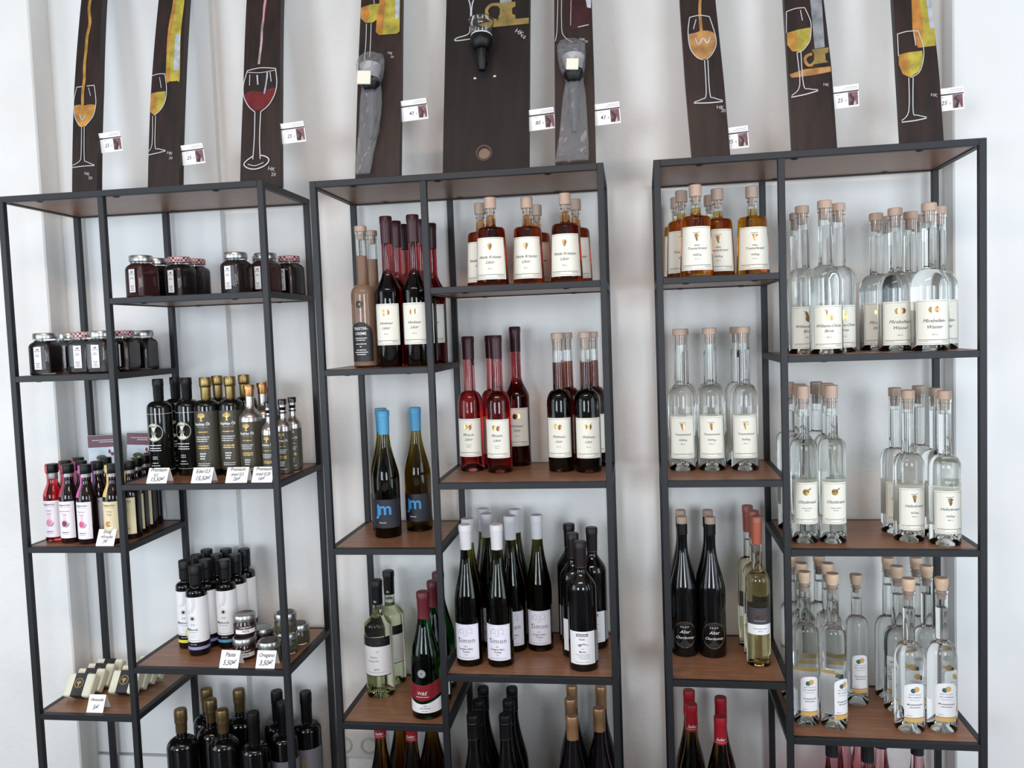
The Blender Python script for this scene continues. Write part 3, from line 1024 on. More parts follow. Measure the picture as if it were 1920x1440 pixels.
# big oil bottles at the bottom
pr = outer(.040, .262, .205, .232, .0135, .0135, 'dome', .005)
P_ = Print()
P_.disc(0, .105, .022, .022, GINK, 'gold_emblem', n=36, ring=.07)
P_.text('OLIO', .010, 0, .101, GINK, 0, .01)
kind('oilg', 'oil_bottle', 'bottle', [('glass', glass_body(pr, None, mat=BLACKG), None),
     ('cap', lathe([(.0142, .246), (.0148, .248), (.0150, .270), (.0162, .273), (.0168, .278), (.0162, .283), (.0168, .285), (.0168, .303), (.015, .308), (0, .310)], pm('antique_gold_cap', (120, 98, 64), .4, .8), 28), None)] + printed(P_, pr, 'glass', .0004), r=.040)
pr = outer(.038, .25, .192, .214, .0138, .0138, 'dome', .005)
P_ = Print()
P_.disc(0, .105, .018, .018, pm('bronze_ink', (140, 120, 92), .5), 'bronze_emblem', n=36)
kind('oilb', 'oil_bottle', 'bottle', [('glass', glass_body(pr, None, mat=BLACKG), None),
     ('cap', lathe([(.0145, .214), (.0150, .216), (.0155, .265), (.0165, .268), (.0165, .295), (.015, .300), (0, .300)], BLACKM, 28), None), ('label', label_patch(pr, 1.6, .06, .15, pm('mid_grey_label', (112, 108, 116), .5)), None)] + printed(P_, pr, 'label'), r=.038)

# wine bottles of the lowest boards
SILV = pm('silver_line', (150, 140, 138), .3, 1)
pr = outer(.0385, .328, .12, .265, .0143, .0140, 'slope', .012)
kind('blackcap', 'wine_bottle', 'bottle', [('glass', glass_body(pr, None, mat=BLACKG), None), ('capsule', lathe([(.0152, .268), (.0152, .311), (.0156, .312), (.0158, .325), (.0145, .3295), (0, .330)], pm('black_satin_capsule', (13, 13, 14), .42, 0, .35), 28), None),
     ('capsule_line', lathe([(.0154, .309), (.0157, .3093), (.0157, .3103), (.0154, .3106)], SILV, 28), 'capsule'), ('capsule_line', lathe([(.0152, .2685), (.0155, .2688), (.0155, .2698), (.0152, .27)], SILV, 28), 'capsule')], r=.0385)
kind('goldcap', 'wine_bottle', 'bottle', [('glass', glass_body(pr, None, mat=pm('black_violet_glass', (18, 13, 18), .07)), None),
     ('capsule', lathe([(.0153, .272), (.0151, .306), (.0156, .307), (.0152, .311), (.0157, .313), (.0157, .327), (.0146, .330), (0, .330)], pm('tan_gold_capsule', (180, 138, 100), .33, .55), 28), None)], r=.0385)
P_ = Print()
P_.text('Seller', .0105, 0, .274, WINK, .35, .01)
P_.rect(-.018, .018, .2695, .2702, WINK, 'line')
prc = [(.0158, .26), (.0152, .335)]
kind('redcap', 'wine_bottle', 'bottle', [('glass', glass_body(pr, None, mat=BROWNG), None), ('capsule', lathe([(.0156, .264), (.0152, .31), (.0155, .311), (.0155, .327), (.0146, .330), (0, .330)], pm('cherry_red_capsule', (158, 22, 36), .4), 28), None)]
     + printed(P_, prc, 'capsule', .0004), r=.0385)
pr = outer(.037, .328, .12, .265, .0140, .0138, 'slope', .012)
kind('rose', 'wine_bottle', 'bottle', [('glass', glass_body(pr, None), None), ('liquid', fill(pr, .27, L_ROSE), None), ('capsule', lathe([(.0152, .262), (.0150, .309), (.0154, .31), (.0154, .327), (.0145, .330), (0, .330)], pm('charcoal_capsule', (26, 25, 28), .42), 28), None)], r=.037)

# jam jars


def loft(secs, mat, n=6):
    """secs: (z, half size, corner radius); square with round corners lofted upward, closed at both ends"""
    vs, fs, rings = [], [], []
    for z, a, c in secs:
        st = len(vs)
        for q in range(4):
            cx, cyy = (a - c) * (1 if q in (0, 3) else -1), (a - c) * (1 if q in (0, 1) else -1)
            for k in range(n):
                t = q * pi / 2 + k / (n - 1) * pi / 2
                vs.append((cx + c * math.cos(t), cyy + c * math.sin(t), z))
        rings.append(range(st, st + 4 * n))
    m = 4 * n
    for A, B in zip(rings, rings[1:]):
        for k in range(m):
            fs.append((A[k], A[(k + 1) % m], B[(k + 1) % m], B[k]))
    fs.append(tuple(reversed(rings[0])))
    fs.append(tuple(rings[-1]))
    return mesh_from(vs, fs, mat, True)


GING = bpy.data.materials.new('red_gingham')
GING.use_nodes = True
nt = GING.node_tree
ck = nt.nodes.new('ShaderNodeTexChecker')
ck.inputs['Scale'].default_value = 170
ck.inputs['Color1'].default_value = lin((120, 34, 44))
ck.inputs['Color2'].default_value = lin((206, 180, 182))
tcn = nt.nodes.new('ShaderNodeTexCoord')
nt.links.new(tcn.outputs['Object'], ck.inputs['Vector'])
nt.links.new(ck.outputs['Color'], nt.nodes['Principled BSDF'].inputs['Base Color'])
nt.nodes['Principled BSDF'].inputs['Roughness'].default_value = .35
MATS['red_gingham'] = GING
JAMD = pm('dark_jam', (26, 8, 12), .3)
JAMR = pm('red_jam', (64, 12, 20), .3)
for key, jm_, lm in (('jam_silver', JAMD, LIDM), ('jam_red', JAMR, LIDM), ('jam_gingham', JAMD, GING)):
    a = .0305
    body = loft([(0, a - .003, .009), (.001, a - .001, .009), (.003, a, .0095), (.073, a, .0095), (.079, a - .0012, .011), (.0835, a - .004, .014), (.086, .0262, .0258), (.096, .0262, .0261)], CLEAR)
    jam = loft([(.005, a - .0035, .009), (.074, a - .0028, .0095), (.081, a - .005, .013), (.088, .0235, .0234)], jm_)
    lid = lathe([(.0268, .0925), (.0285, .0928), (.0288, .094), (.0288, .1055), (.0275, .1075), (.024, .108), (.022, .107), (0, .107)], lm, 32)
    P_ = Print()
    P_.poly([(-.004, .064), (-.001, .0675), (.002, .0655), (.0045, .0685), (.004, .064)], INK, 'logo')
    P_.text('Hof-Laden', .0038, 0, .0595, INK, bold=.01)
    for i, (w_, z) in enumerate(((.004, .0515), (.0068, .048), (.0065, .030), (.005, .0265), (.004, .023), (.0075, .019))):
        P_.dashes(-w_, w_, z, .0012, INK, 'small_print', 150 + i)
    lab = [('label', mesh_from([(-.0105, -a - .0005, .0145), (.0105, -a - .0005, .0145), (.0105, -a - .0005, .0725), (-.0105, -a - .0005, .0725)], [(0, 1, 2, 3)], WHITE), None)]
    pp = [(n_, me, 'label') for n_, me in P_.build(lambda u, v, l: (u, -a - .0009 - l, v))]
    kind(key, 'jam_jar', 'jar', [('glass', body, None), ('jam', jam, None), ('lid', lid, None)] + lab + pp, r=.0352)

# small paste and herb jars
prs = [(0, .002), (.022, 0), (.027, .0015), (.029, .006), (.029, .03), (.0265, .0355), (.0262, .0385), (0, .0385)]
lids = lathe([(.0272, .0378), (.0288, .038), (.0290, .0392), (.0290, .0515), (.0275, .054), (.025, .0545), (.0235, .0535), (0, .0535)], LIDM, 32)
P_ = Print()
P_.text('PASTE', .0066, 0, .0125, INK, bold=.01)
P_.dashes(-.015, .015, .0235, .0022, WINK, seed=170)
P_.disc(-.004, .0215, .003, .0018, GINK, 'olive_picture')
kind('paste', 'paste_jar', 'jar', [('glass', lathe(prs, pm('paste_in_glass', (46, 22, 20), .08), 32), None), ('lid', lids, None),
     ('label', label_patch(prs, .95, .0085, .0195, WHITE), None), ('picture_label', label_patch(prs, .95, .0195, .0285, pm('brown_label', (66, 52, 46), .5)), None)] + printed(P_, prs, 'label'), r=.029)
HERB = noise_mat('dried_herbs', (62, 60, 40), (112, 104, 74), 260, .9)
kind('oregano', 'herb_jar', 'jar', [('glass', lathe(prs, CLEAR, 32), None), ('herbs', lathe([(0, .0045), (.024, .0045), (.0262, .008), (.0262, .028), (.022, .0335), (0, .034)], HERB, 24), None), ('lid', lids, None),
     ('lid_sticker', lathe([(.0, .0542), (.021, .0542), (.021, .0546), (0, .0547)], pm('brown_sticker', (70, 58, 52), .5), 28), 'lid')], r=.029)

# ------------------------------------------------------------------ where the bottles stand (unit, board: local x, y)
PLACE = {
('jam','A','X1'):[(.331,.075),(.323,.159),(.394,.148),(.398,.219),(.568,.113),(.533,.186),(.624,.165),(.591,.228),(.648,.265)],
('jam','A','Y1'):[(.056,.065),(.056,.16),(.056,.24),(.151,.084),(.219,.058),(.176,.174),(.232,.13),(.232,.221)],
('prem','A','X2'):[(.326,.125),(.392,.15),(.326,.21)],
('edel','A','X2'):[(.456,.13),(.519,.14),(.446,.215),(.518,.225)],
('steel','A','X2'):[(.583,.115),(.580,.2),(.574,.265)],
('ssteel','A','X2'):[(.657,.062),(.660,.14),(.662,.2)],
('ess','A','Y2'):[(.044,.072),(.0965,.061),(.154,.05),(.044,.1255),(.044,.179),(.0965,.115),(.151,.105),(.132,.17),(.226,.053),(.2425,.1025),(.232,.154),(.224,.206),(.211,.256)],
('myr','A','X3'):[(.410,.105),(.354,.154),(.409,.161),(.464,.16),(.358,.210),(.413,.216),(.359,.265),(.414,.271),(.468,.216),(.468,.271)],
('oilg','A','X4'):[(.344,.105),(.350,.234),(.397,.168),(.46,.11),(.447,.234)],
('oilb','A','X4'):[(.552,.248),(.543,.116),(.599,.179),(.637,.247)],
('heide','B','X1'):[(.426,.062),(.387,.143),(.511,.088),(.519,.223),(.605,.066),(.623,.165)],
('creme','B','Y1'):[(.091,.094),(.088,.192)],
('himb','B','Y1'):[(.162,.076),(.16,.166),(.162,.237),(.23,.075),(.227,.165),(.234,.246)],
('pfir','B','X2'):[(.333,.192),(.411,.16),(.386,.235)],
('himb','B','X2'):[(.446,.267)],
('waln','B','X2'):[(.568,.166),(.638,.15),(.585,.234),(.651,.236)],
('jm','B','Y2'):[(.115,.134),(.181,.204),(.088,.203)],
('simon','B','X3'):[(.328,.085),(.407,.085),(.496,.191),(.321,.153),(.361,.209),(.341,.274),(.427,.183),(.43,.262)],
('redw','B','X3'):[(.615,.071),(.574,.257),(.591,.154),(.636,.215)],
('white','B','Y3'):[(.062,.177),(.07,.262)],
('green','B','Y3'):[(.217,.067),(.222,.156),(.217,.235)],
('blackcap','B','X4'):[(.329,.081),(.329,.162),(.327,.243),(.411,.086),(.408,.167),(.406,.246)],
('goldcap','B','X4'):[(.58,.088),(.569,.185),(.567,.266),(.645,.136),(.645,.266)],
('redcap','B','Y4'):[(.069,.13),(.157,.12),(.09,.24),(.179,.24)],
('alter','C','X1'):[(.094,.05),(.066,.124),(.058,.225),(.15,.127),(.14,.221),(.229,.121)],
('will','C','Y1'):[(.345,.135),(.353,.259),(.381,.063),(.424,.126)],
('mirab','C','Y1'):[(.561,.2655),(.5245,.1885),(.545,.109),(.641,.2655),(.604,.1945),(.6,.052),(.6435,.123)],
('trest','C','X2'):[(.056,.160),(.127,.157),(.206,.155),(.064,.235),(.133,.235),(.200,.232)],
('obst','C','Y2'):[(.393,.077),(.330,.077),(.398,.142),(.335,.142),(.386,.207),(.320,.210)],
('hef','C','Y2'):[(.560,.175),(.566,.096),(.628,.222),(.640,.140),(.633,.060)],
('vsop','C','X3'):[(.12,.170),(.051,.174),(.051,.250),(.12,.250)],
('cer','C','X3'):[(.225,.115),(.226,.178),(.219,.239)],
('kern','C','Y3'):[(.329,.086),(.3895,.073),(.336,.16),(.397,.16),(.323,.226),(.391,.229)],
('ware','C','Y3'):[(.473,.203)],
('mirw','C','Y3'):[(.557,.072),(.631,.080),(.561,.25),(.561,.174),(.628,.252),(.63,.18)],
('redcap','C','X4'):[(.062,.254),(.063,.171),(.14,.217),(.129,.108)],
('rose','C','Y4'):[(.393,.12),(.437,.185),(.492,.251),(.470,.1),(.519,.172),(.596,.145)]}
VAR = {'jam': None, 'ess': None, 'myr': None}
JAMV = {'X1': ['red', 'silver', 'gingham', 'gingham', 'silver', 'silver', 'red', 'silver', 'gingham'], 'Y1': ['silver', 'silver', 'silver', 'gingham', 'silver', 'silver', 'gingham', 'silver']}
ESSV = ['red', 'rosewood', 'pink', 'red', 'red', 'pink', 'violet', 'rosewood', 'honey', 'honey', 'honey', 'honey', 'rosewood']
MYRV = ['violet', 'lemon', 'violet', 'blue', 'violet', 'blue', 'lemon', 'violet', 'blue', 'blue']
DESC = {
('jam','A','X1'): ('dark jam jar, %s lid, higher jam shelf', 'jam jars'),
('jam','A','Y1'): ('dark jam jar, %s lid, lower jam shelf', 'jam jars'),
('prem','A','X2'): ('black olive oil bottle with round ivory emblem', 'olive oil bottles'),
('edel','A','X2'): ('gold-capped olive oil bottle with olive-grey label', 'olive oil bottles'),
('steel','A','X2'): ('brushed steel olive oil bottle with copper cap', 'olive oil bottles'),
('ssteel','A','X2'): ('small steel olive oil bottle with black cap', 'olive oil bottles'),
('ess','A','Y2'): ('small vinegar bottle with %s paper strip', 'vinegar bottles'),
('myr','A','X3'): ('black oil bottle, white sleeve, %s band', 'flavoured oil bottles'),
('oilg','A','X4'): ('large dark oil bottle with antique gold cap', 'oil bottles on the lowest board'),
('oilb','A','X4'): ('large dark oil bottle, black cap, grey label', 'oil bottles on the lowest board'),
('heide','B','X1'): ('squat dark red herb liqueur bottle, cream label', 'herb liqueur bottles'),
('creme','B','Y1'): ('brown cream liqueur bottle with arched black label', 'cream liqueur bottles'),
('himb','B','Y1'): ('dark raspberry liqueur bottle beside the cream liqueur', 'raspberry liqueur bottles'),
('pfir','B','X2'): ('red peach liqueur bottle with burgundy capsule', 'peach liqueur bottles'),
('himb','B','X2'): ('tall burgundy-capped raspberry liqueur bottle standing behind the red peach liqueurs', 'raspberry liqueur bottles'),
('waln','B','X2'): ('dark walnut liqueur bottle with beige stopper', 'walnut liqueur bottles'),
('jm','B','Y2'): ('olive wine bottle with sky blue capsule', 'blue capsule wines'),
('simon','B','X3'): ('dark wine bottle, white capsule, lilac-white label', 'white capsule wines'),
('redw','B','X3'): ('black red-wine bottle with maroon capsule', 'red wines'),
('white','B','Y3'): ('clear white-wine bottle with black capsule', 'white wines'),
('green','B','Y3'): ('green wine bottle, dark red capsule, waved label', 'green wine bottles'),
('blackcap','B','X4'): ('black wine bottle with silver-lined black capsule', 'black capsule wines'),
('goldcap','B','X4'): ('black wine bottle with tan gold capsule', 'gold capsule wines'),
('redcap','B','Y4'): ('brown wine bottle, red capsule, under the green wine bottles', 'red capsule wines'),
('alter','C','X1'): ('squat amber brandy bottle with cream label', 'amber brandy bottles'),
('will','C','Y1'): ('clear pear brandy bottle with gold pear label', 'pear brandy bottles'),
('mirab','C','Y1'): ('clear plum brandy bottle on the top board', 'plum brandy bottles'),
('trest','C','X2'): ('clear grape brandy bottle below the amber bottles', 'grape brandy bottles'),
('obst','C','Y2'): ('clear fruit brandy bottle with gold apple label', 'fruit brandy bottles'),
('hef','C','Y2'): ('clear yeast brandy bottle with grape emblem', 'yeast brandy bottles'),
('vsop','C','X3'): ('black brandy bottle with gold-rimmed oval label', 'black brandy bottles'),
('cer','C','X3'): ('straw-coloured brandy bottle with copper-red capsule', 'straw brandy bottles'),
('kern','C','Y3'): ('slim clear brandy bottle, white label, gold band', 'gold band brandies'),
('ware','C','Y3'): ('short slim clear brandy bottle standing alone mid-board', 'gold band brandies'),
('mirw','C','Y3'): ('wide clear brandy bottle with arched white label', 'gold band brandies'),
('redcap','C','X4'): ('brown wine bottle, red capsule, under the black brandies', 'red capsule wines'),
('rose','C','Y4'): ('pink rosé wine bottle with charcoal capsule', 'rosé wines')}
VN = {'jam': {'red': 'plain silver', 'silver': 'plain silver', 'gingham': 'red gingham'}, 'ess': {'red': 'coral red', 'rosewood': 'rosewood red', 'pink': 'pink', 'violet': 'violet', 'honey': 'honey yellow'}, 'myr': {'violet': 'violet', 'lemon': 'lemon yellow', 'blue': 'blue'}}
ORD = ['first', 'second', 'third', 'fourth', 'fifth', 'sixth', 'seventh', 'eighth', 'ninth', 'tenth']
CAMP = Vector((0, 0, 1.5))


def spots(items):
    """items: [(key, world pos)] -> {key: wording of the place among its likes}: rows from the front, then order from the left"""
    n = len(items)
    if n == 1:
        return {items[0][0]: ''}
    it = sorted(items, key=lambda t: t[1].y)
    rows, cur = [], [it[0]]
    for t in it[1:]:
        if t[1].y - cur[0][1].y > .045:
            rows.append(cur)
            cur = [t]
        else:
            cur.append(t)
    rows.append(cur)
    out = {}
    rn = ['front row', 'back row'] if len(rows) == 2 else (['front row', 'middle row', 'back row'] if len(rows) == 3 else ['front row'] + [ORD[i] + ' row' for i in range(1, len(rows) - 1)] + ['back row'])
    for i, row in enumerate(rows):
        row = sorted(row, key=lambda t: t[1].x / t[1].y)
        for j, t in enumerate(row):
            if len(rows) == 1:
                out[t[0]] = ', %s from left' % ORD[j]
            elif len(row) == 1:
                out[t[0]] = ', alone in %s' % rn[i]
            else:
                out[t[0]] = ', %s, %s from left' % (rn[i], ORD[j])
    return out


def place(K, loc, rotz, label, group):
    k = KINDS[K]
    e = empty(k['name'], loc, rotz, label, k['cat'], group)
    done = {}
    for nm, me, par in k['parts']:
        o = obj(nm, me, done.get(par, e) if par else e)
        done.setdefault(nm, o)
        if nm in ('small_print', 'line_art', 'border'):
            o['kind'] = 'stuff'
    return e


rr = random.Random(11)
ROT = {('kern', 0): .12, ('kern', 1): .55, ('jm', 1): -.1, ('mirw', 0): .1}
for (k, u, b), pts in PLACE.items():
    desc, grp = DESC[(k, u, b)]
    names = []
    for i, (x, y) in enumerate(pts):
        if k == 'jam':
            v = JAMV[b][i]
        elif k == 'ess':
            v = ESSV[i]
        elif k == 'myr':
            v = MYRV[i]
        else:
            v = None
        names.append(v)
    wp = [toworld(u, x, y, zb(u, b) + .0002) for x, y in pts]
    cls = {}
    for i, v in enumerate(names):
        cls.setdefault(VN[k][v] if v else '', []).append((i, wp[i]))
    word = {}
    for c, items in cls.items():
        for i, s in spots(items).items():
            word[i] = (desc % c if '%s' in desc else desc) + s
    for i, v in enumerate(names):
        K = k if v is None else (k + '_' + v)
        rz = UNIT[u][2] + ROT.get((k, i), rr.uniform(-.09, .09))
        if k == 'jam':
            rz = UNIT[u][2] + (-.33 if b == 'X1' else rr.uniform(-.05, .05))
        place(K, wp[i] + Vector((0, 0, .0002)), rz, word[i], grp)

# ------------------------------------------------------------------ small jars on the second-lowest board of the oil unit
zj = zb('A', 'X3') + .0002
for K, x, y, dz, lab in (('paste', .546, .083, 0, 'small paste jar with silver lid carrying another jar'), ('paste', .541, .103, .0548, 'small paste jar standing on top of another paste jar'),
                         ('paste', .566, .154, 0, 'small paste jar behind the stacked pair of paste jars'),
                         ('oregano', .624, .062, 0, 'small herb jar with silver lid behind the Oregano price card'), ('oregano', .646, .120, 0, 'small herb jar carrying another herb jar by the corner post'),
                         ('oregano', .648, .116, .0548, 'small herb jar standing on top of another herb jar'), ('oregano', .652, .187, 0, 'small herb jar at the back beside the rear post')):
    place(K, toworld('A', x, y, zj + dz), UNIT['A'][2] + (.5 if K == 'paste' else 0), lab, 'paste jars' if K == 'paste' else 'herb jars')

# ------------------------------------------------------------------ folded price cards
CARD = pm('white_card', (238, 237, 236), .6)
PEN = pm('black_pen', (24, 24, 26), .5)


def tent_card(u, b, x, y, wd, ht, lines, label):
    lean = .019
    e = empty('price_card', toworld(u, x, y, zb(u, b) + .0003), UNIT[u][2] + rr.uniform(-.03, .03), label, 'price card', 'handwritten price cards')
    h = wd / 2
    t = .0006
    vs = [(-h, 0, 0), (h, 0, 0), (h, lean, ht), (-h, lean, ht), (-h, t, 0), (h, t, 0), (h, lean + t * .6, ht - t), (-h, lean + t * .6, ht - t)]
    box = [(0, 1, 2, 3), (5, 4, 7, 6), (0, 4, 5, 1), (3, 2, 6, 7), (0, 3, 7, 4), (1, 5, 6, 2)]
    obj('front_flap', mesh_from(vs, box, CARD), e)
    d = lean * 2 - .004
    vs2 = [(-h, d, 0), (h, d, 0), (h, lean + t * .7, ht), (-h, lean + t * .7, ht), (-h, d + t, 0), (h, d + t, 0), (h, lean + t * 1.4, ht), (-h, lean + t * 1.4, ht)]
    obj('back_flap', mesh_from(vs2, box, CARD), e)
    P_ = Print()
    n = len(lines)
    for i, (s, size, ux) in enumerate(lines):
        v = ht * (1 - (i + .78) / n * .93)
        P_.text(s, size, ux, v, PEN, .28, .004, .95)
    L = math.hypot(lean, ht)
    for n_, me in P_.build(lambda a, v, l: (a, lean * v / ht - .0005 * ht / L, v + .0005 * lean / L)):
        obj(n_, me, e)


tent_card('A', 'X2', .3716, .013, .0545, .036, [('Premium', .0125, 0), ('0,5', .0095, -.006), ('15,50€', .0135, 0)], 'white folded price card reading Premium 0,5 15,50€ in black pen')
tent_card('A', 'X2', .4932, .009, .054, .036, [('Edel 0,5', .0125, 0), ('15,50€', .0145, .002)], 'white folded price card reading Edel 0,5 15,50€')
tent_card('A', 'X2', .5868, .006, .056, .036, [('Premium', .0115, 0), ('steel 0,5', .0105, 0), ('26€', .012, 0)], 'white folded price card for steel bottles, third from left, priced 26€')
tent_card('A', 'X2', .6535, .006, .054, .036, [('Premium', .0115, 0), ('steel 0,25', .0105, 0), ('16€', .012, -.003)], 'white folded price card touching the corner post, priced 16€')
tent_card('A', 'Y2', .2212, .011, .049, .039, [('Essig', .0118, 0), ('+Frucht', .0108, 0), ('7€', .0125, -.002)], 'white folded price card reading Essig +Frucht 7€')
tent_card('A', 'X3', .5372, .009, .051, .039, [('Paste', .0135, 0), ('5,50€', .0155, 0)], 'white folded price card reading Paste 5,50€ in black pen')
tent_card('A', 'X3', .6328, .011, .050, .039, [('Oregano', .0118, 0), ('3,50€', .0155, 0)], 'white folded price card reading Oregano 3,50€ in black pen')
tent_card('A', 'Y3', .1581, .016, .0465, .040, [('Olivenseife', .0088, 0), ('5€', .0145, 0)], 'white folded price card reading Olivenseife 5€ before the soap')

# ------------------------------------------------------------------ olive soap bars with black sleeves
SOAP = pm('cream_soap', (222, 220, 198), .5)
SLEEVE = pm('black_sleeve', (24, 22, 24), .35)
SW, SH_, SD = .078, .060, .024
soapm = box_mesh(SW, SD, SH_, SOAP, .003)
sleevem = box_mesh(.036, SD + .0012, SH_ + .0012, SLEEVE, .002)
P_ = Print()
P_.disc(0, .034, .0125, .0125, GINK, 'emblem_ring', n=30, ring=.08)
tree(P_, 0, .026, .015, GINK)
sart = P_.build(lambda a, v, l: (a, -.0011, v))
for row, (x0, y0, nn, nm) in enumerate(((.064, .074, 4, 'beside the pillar'), (.178, .100, 4, 'beside the middle post'))):
    for i in range(nn):
        ang = math.radians(-36 - 2 * i)
        o = empty('soap_bar', toworld('A', x0 + .004 * i, y0 + .0345 * i, zb('A', 'Y3')), UNIT['A'][2],
                  'cream soap bar with black sleeve, %s in the leaning row %s' % (['front one', 'second', 'third', 'hindmost'][i], nm), 'soap', 'olive soap bars')
        o.rotation_euler = (ang, 0, UNIT['A'][2])
        o.location.z += (SD + .0012) * math.sin(-ang) + .0012
        obj('bar', soapm, o, (-SW / 2, 0, 0))
        s = obj('sleeve', sleevem, o, (-.018, -.0006, -.0006))
        for n_, me in sart:
            obj(n_, me, s, (.018, .0002, .0006))

# ------------------------------------------------------------------ booklets behind the vinegar
MARO = pm('maroon_print', (98, 42, 58), .4)
PHOTO = noise_mat('pale_photo_print', (170, 184, 196), (222, 228, 232), 18, .35)
for x, y, w_, h_, tilt, top, lab in ((.072, .262, .105, .148, -.05, .25, 'maroon and white booklet standing behind the pink-stripped vinegar bottles'),
                                     (.166, .272, .095, .148, .06, .253, 'maroon booklet with grey photo standing behind the honey vinegar'),
                                     (.192, .279, .085, .14, -.12, .233, 'dark maroon booklet tucked in last behind the honey vinegar')):
    e = empty('booklet', toworld('A', x, y, zb('A', 'Y2')), UNIT['A'][2], lab, 'booklet', 'booklets behind the vinegar')
    e.rotation_euler = (-.04, tilt * .6, UNIT['A'][2])
    e.location.z += abs(tilt) * .3 * w_ + .001
    hh = top
    obj('cover', box_mesh(w_, .0025, hh, PHOTO, .0004), e, (-w_ / 2, 0, .003))
    P_ = Print()
    P_.rect(-w_ / 2 + .001, w_ / 2 - .001, hh - .032, hh + .002, MARO, 'maroon_band')
    P_.dashes(-w_ * .36, w_ * .4, hh - .0125, .0018, WINK, seed=200, name='small_print')
    P_.dashes(-w_ * .15, w_ * .3, hh - .018, .0018, WINK, seed=201, name='small_print')
    P_.disc(-.012, hh - .062, .016, .008, pm('leaf_green', (52, 84, 50)), 'salad_picture')
    P_.disc(-.012, hh - .072, .015, .006, pm('bowl_print', (214, 208, 200), .4), 'bowl_picture')
    P_.disc(.014, hh - .045, .004, .006, DRED, 'tomato_picture', n=12)
    P_.disc(.022, hh - .052, .005, .005, DRED, 'tomato_picture', n=12)
    for n_, me in P_.build(lambda a, v, l: (a, -.0004 - (.0003 if v < hh - .034 else (.0004 if v > hh - .034 and v < hh - .01 and abs(a) < w_ * .42 else 0)), v)):
        obj(n_, me, e)

# ------------------------------------------------------------------ power socket low on the wall
SOCK = pm('socket_white', (205, 203, 198), .35)
e = empty('wall_socket', (-.752, wm(-.752), .325), -.022, 'white double power socket low on the wall behind the red-capped wine', 'socket')
obj('plate', box_mesh(.15, .009, .076, SOCK, .002), e, (-.075, -.0092, -.038))
for k in (-.037, .037):
    o = obj('socket_insert', lathe([(.021, 0), (.0235, .0008), (.0245, .003), (.0245, .0036), (.023, .0042), (.0195, .0038), (.019, -.004), (0, -.004)], pm('socket_grey', (176, 174, 170), .4), 28), e, (k, -.0092, 0), (pi / 2, 0, 0))

# ------------------------------------------------------------------ painted barrel staves on top of the units
# per stave: unit, [(height above the board, centre x, width)], outline rows of the photograph used to lay out the painting
SV = [
('A', [(.025, .1692, .0703), (.294, .1637, .0712), (.545, .1570, .0616)], [(355, 135, 182), (167, 139, 186), (0, 152, 192)]),
('A', [(.023, .3886, .0860), (.276, .3891, .0854), (.523, .3905, .0793)], [(347, 277, 336), (167, 283, 341), (0, 297, 350)]),
('A', [(.020, .6490, .1058), (.256, .6495, .0983), (.498, .6453, .0942)], [(338, 450, 525), (167, 456, 525), (0, 462, 527)]),
('B', [(.023, .1381, .1136), (.245, .1421, .1126), (.482, .1436, .1067)], [(330, 666, 749), (167, 670, 751.5), (0, 677, 753)]),
('B', [(.032, .4111, .2123), (.246, .4161, .2117), (.455, .4197, .2111)], [(310, 830, 991), (150, 833, 992), (0, 836.7, 993)]),
('B', [(.026, .6310, .0972), (.228, .6327, .0955), (.434, .6325, .0917)], [(303, 1041, 1117), (150, 1040, 1114), (0, 1039, 1109)]),
('C', [(.026, .1356, .0880), (.204, .1268, .0889), (.406, .1176, .0834)], [(288, 1297, 1369), (150, 1285, 1357), (0, 1274.5, 1341)]),
('C', [(.026, .3696, .0984), (.209, .3668, .0964), (.380, .3619, .0892)], [(275, 1486, 1569.5), (130, 1478, 1559), (0, 1470, 1544)]),
('C', [(.021, .6037, .0891), (.189, .6028, .0882), (.356, .6006, .0812)], [(265, 1691, 1769.5), (130, 1683, 1760), (0, 1675, 1745)])]


def interp(tab, t, col):
    """piecewise linear through rows of tab keyed by column 0, extended at both ends"""
    tab = sorted(tab)
    if t <= tab[1][0]:
        a, b = tab[0], tab[1]
    else:
        a, b = tab[1], tab[2]
    f = (t - a[0]) / (b[0] - a[0])
    return a[col] + (b[col] - a[col]) * f


class Stave:
    def __init__(self, i):
        self.u, self.dim, self.rows = SV[i]
        self.p2h = [(r[0], d[0]) for r, d in zip(self.rows, self.dim)]

    def y(self, h):
        return .10 + .13 * h + .12 * h * h

    def half(self, h):
        w0, w1, w2 = (d[2] for d in self.dim)
        if h > self.dim[2][0]:
            sl = (w2 - w1) / (self.dim[2][0] - self.dim[1][0])
            return max(.3 * w2, w2 + sl * (h - self.dim[2][0])) / 2
        return interp(self.dim, h, 2) / 2

    def cx(self, h):
        return interp(self.dim, min(h, self.dim[2][0]), 1)

    def uh(self, px, py):
        h = interp(self.p2h, py, 1)
        xl, xr = interp(self.rows, py, 1), interp(self.rows, py, 2)
        return (px - (xl + xr) / 2) / (xr - xl) * 2 * self.half(h), h

    def pt(self, uu, h, off=0.0):
        sl = .13 + .24 * h
        n = math.hypot(1, sl)
        crown = .0028 * (1 - (uu / max(self.half(h), 1e-4)) ** 2) if self.half(h) < .09 else 0.0
        y = self.y(h) - crown - off / n
        z = h + off * sl / n
        return (self.cx(h) + uu, y, z)


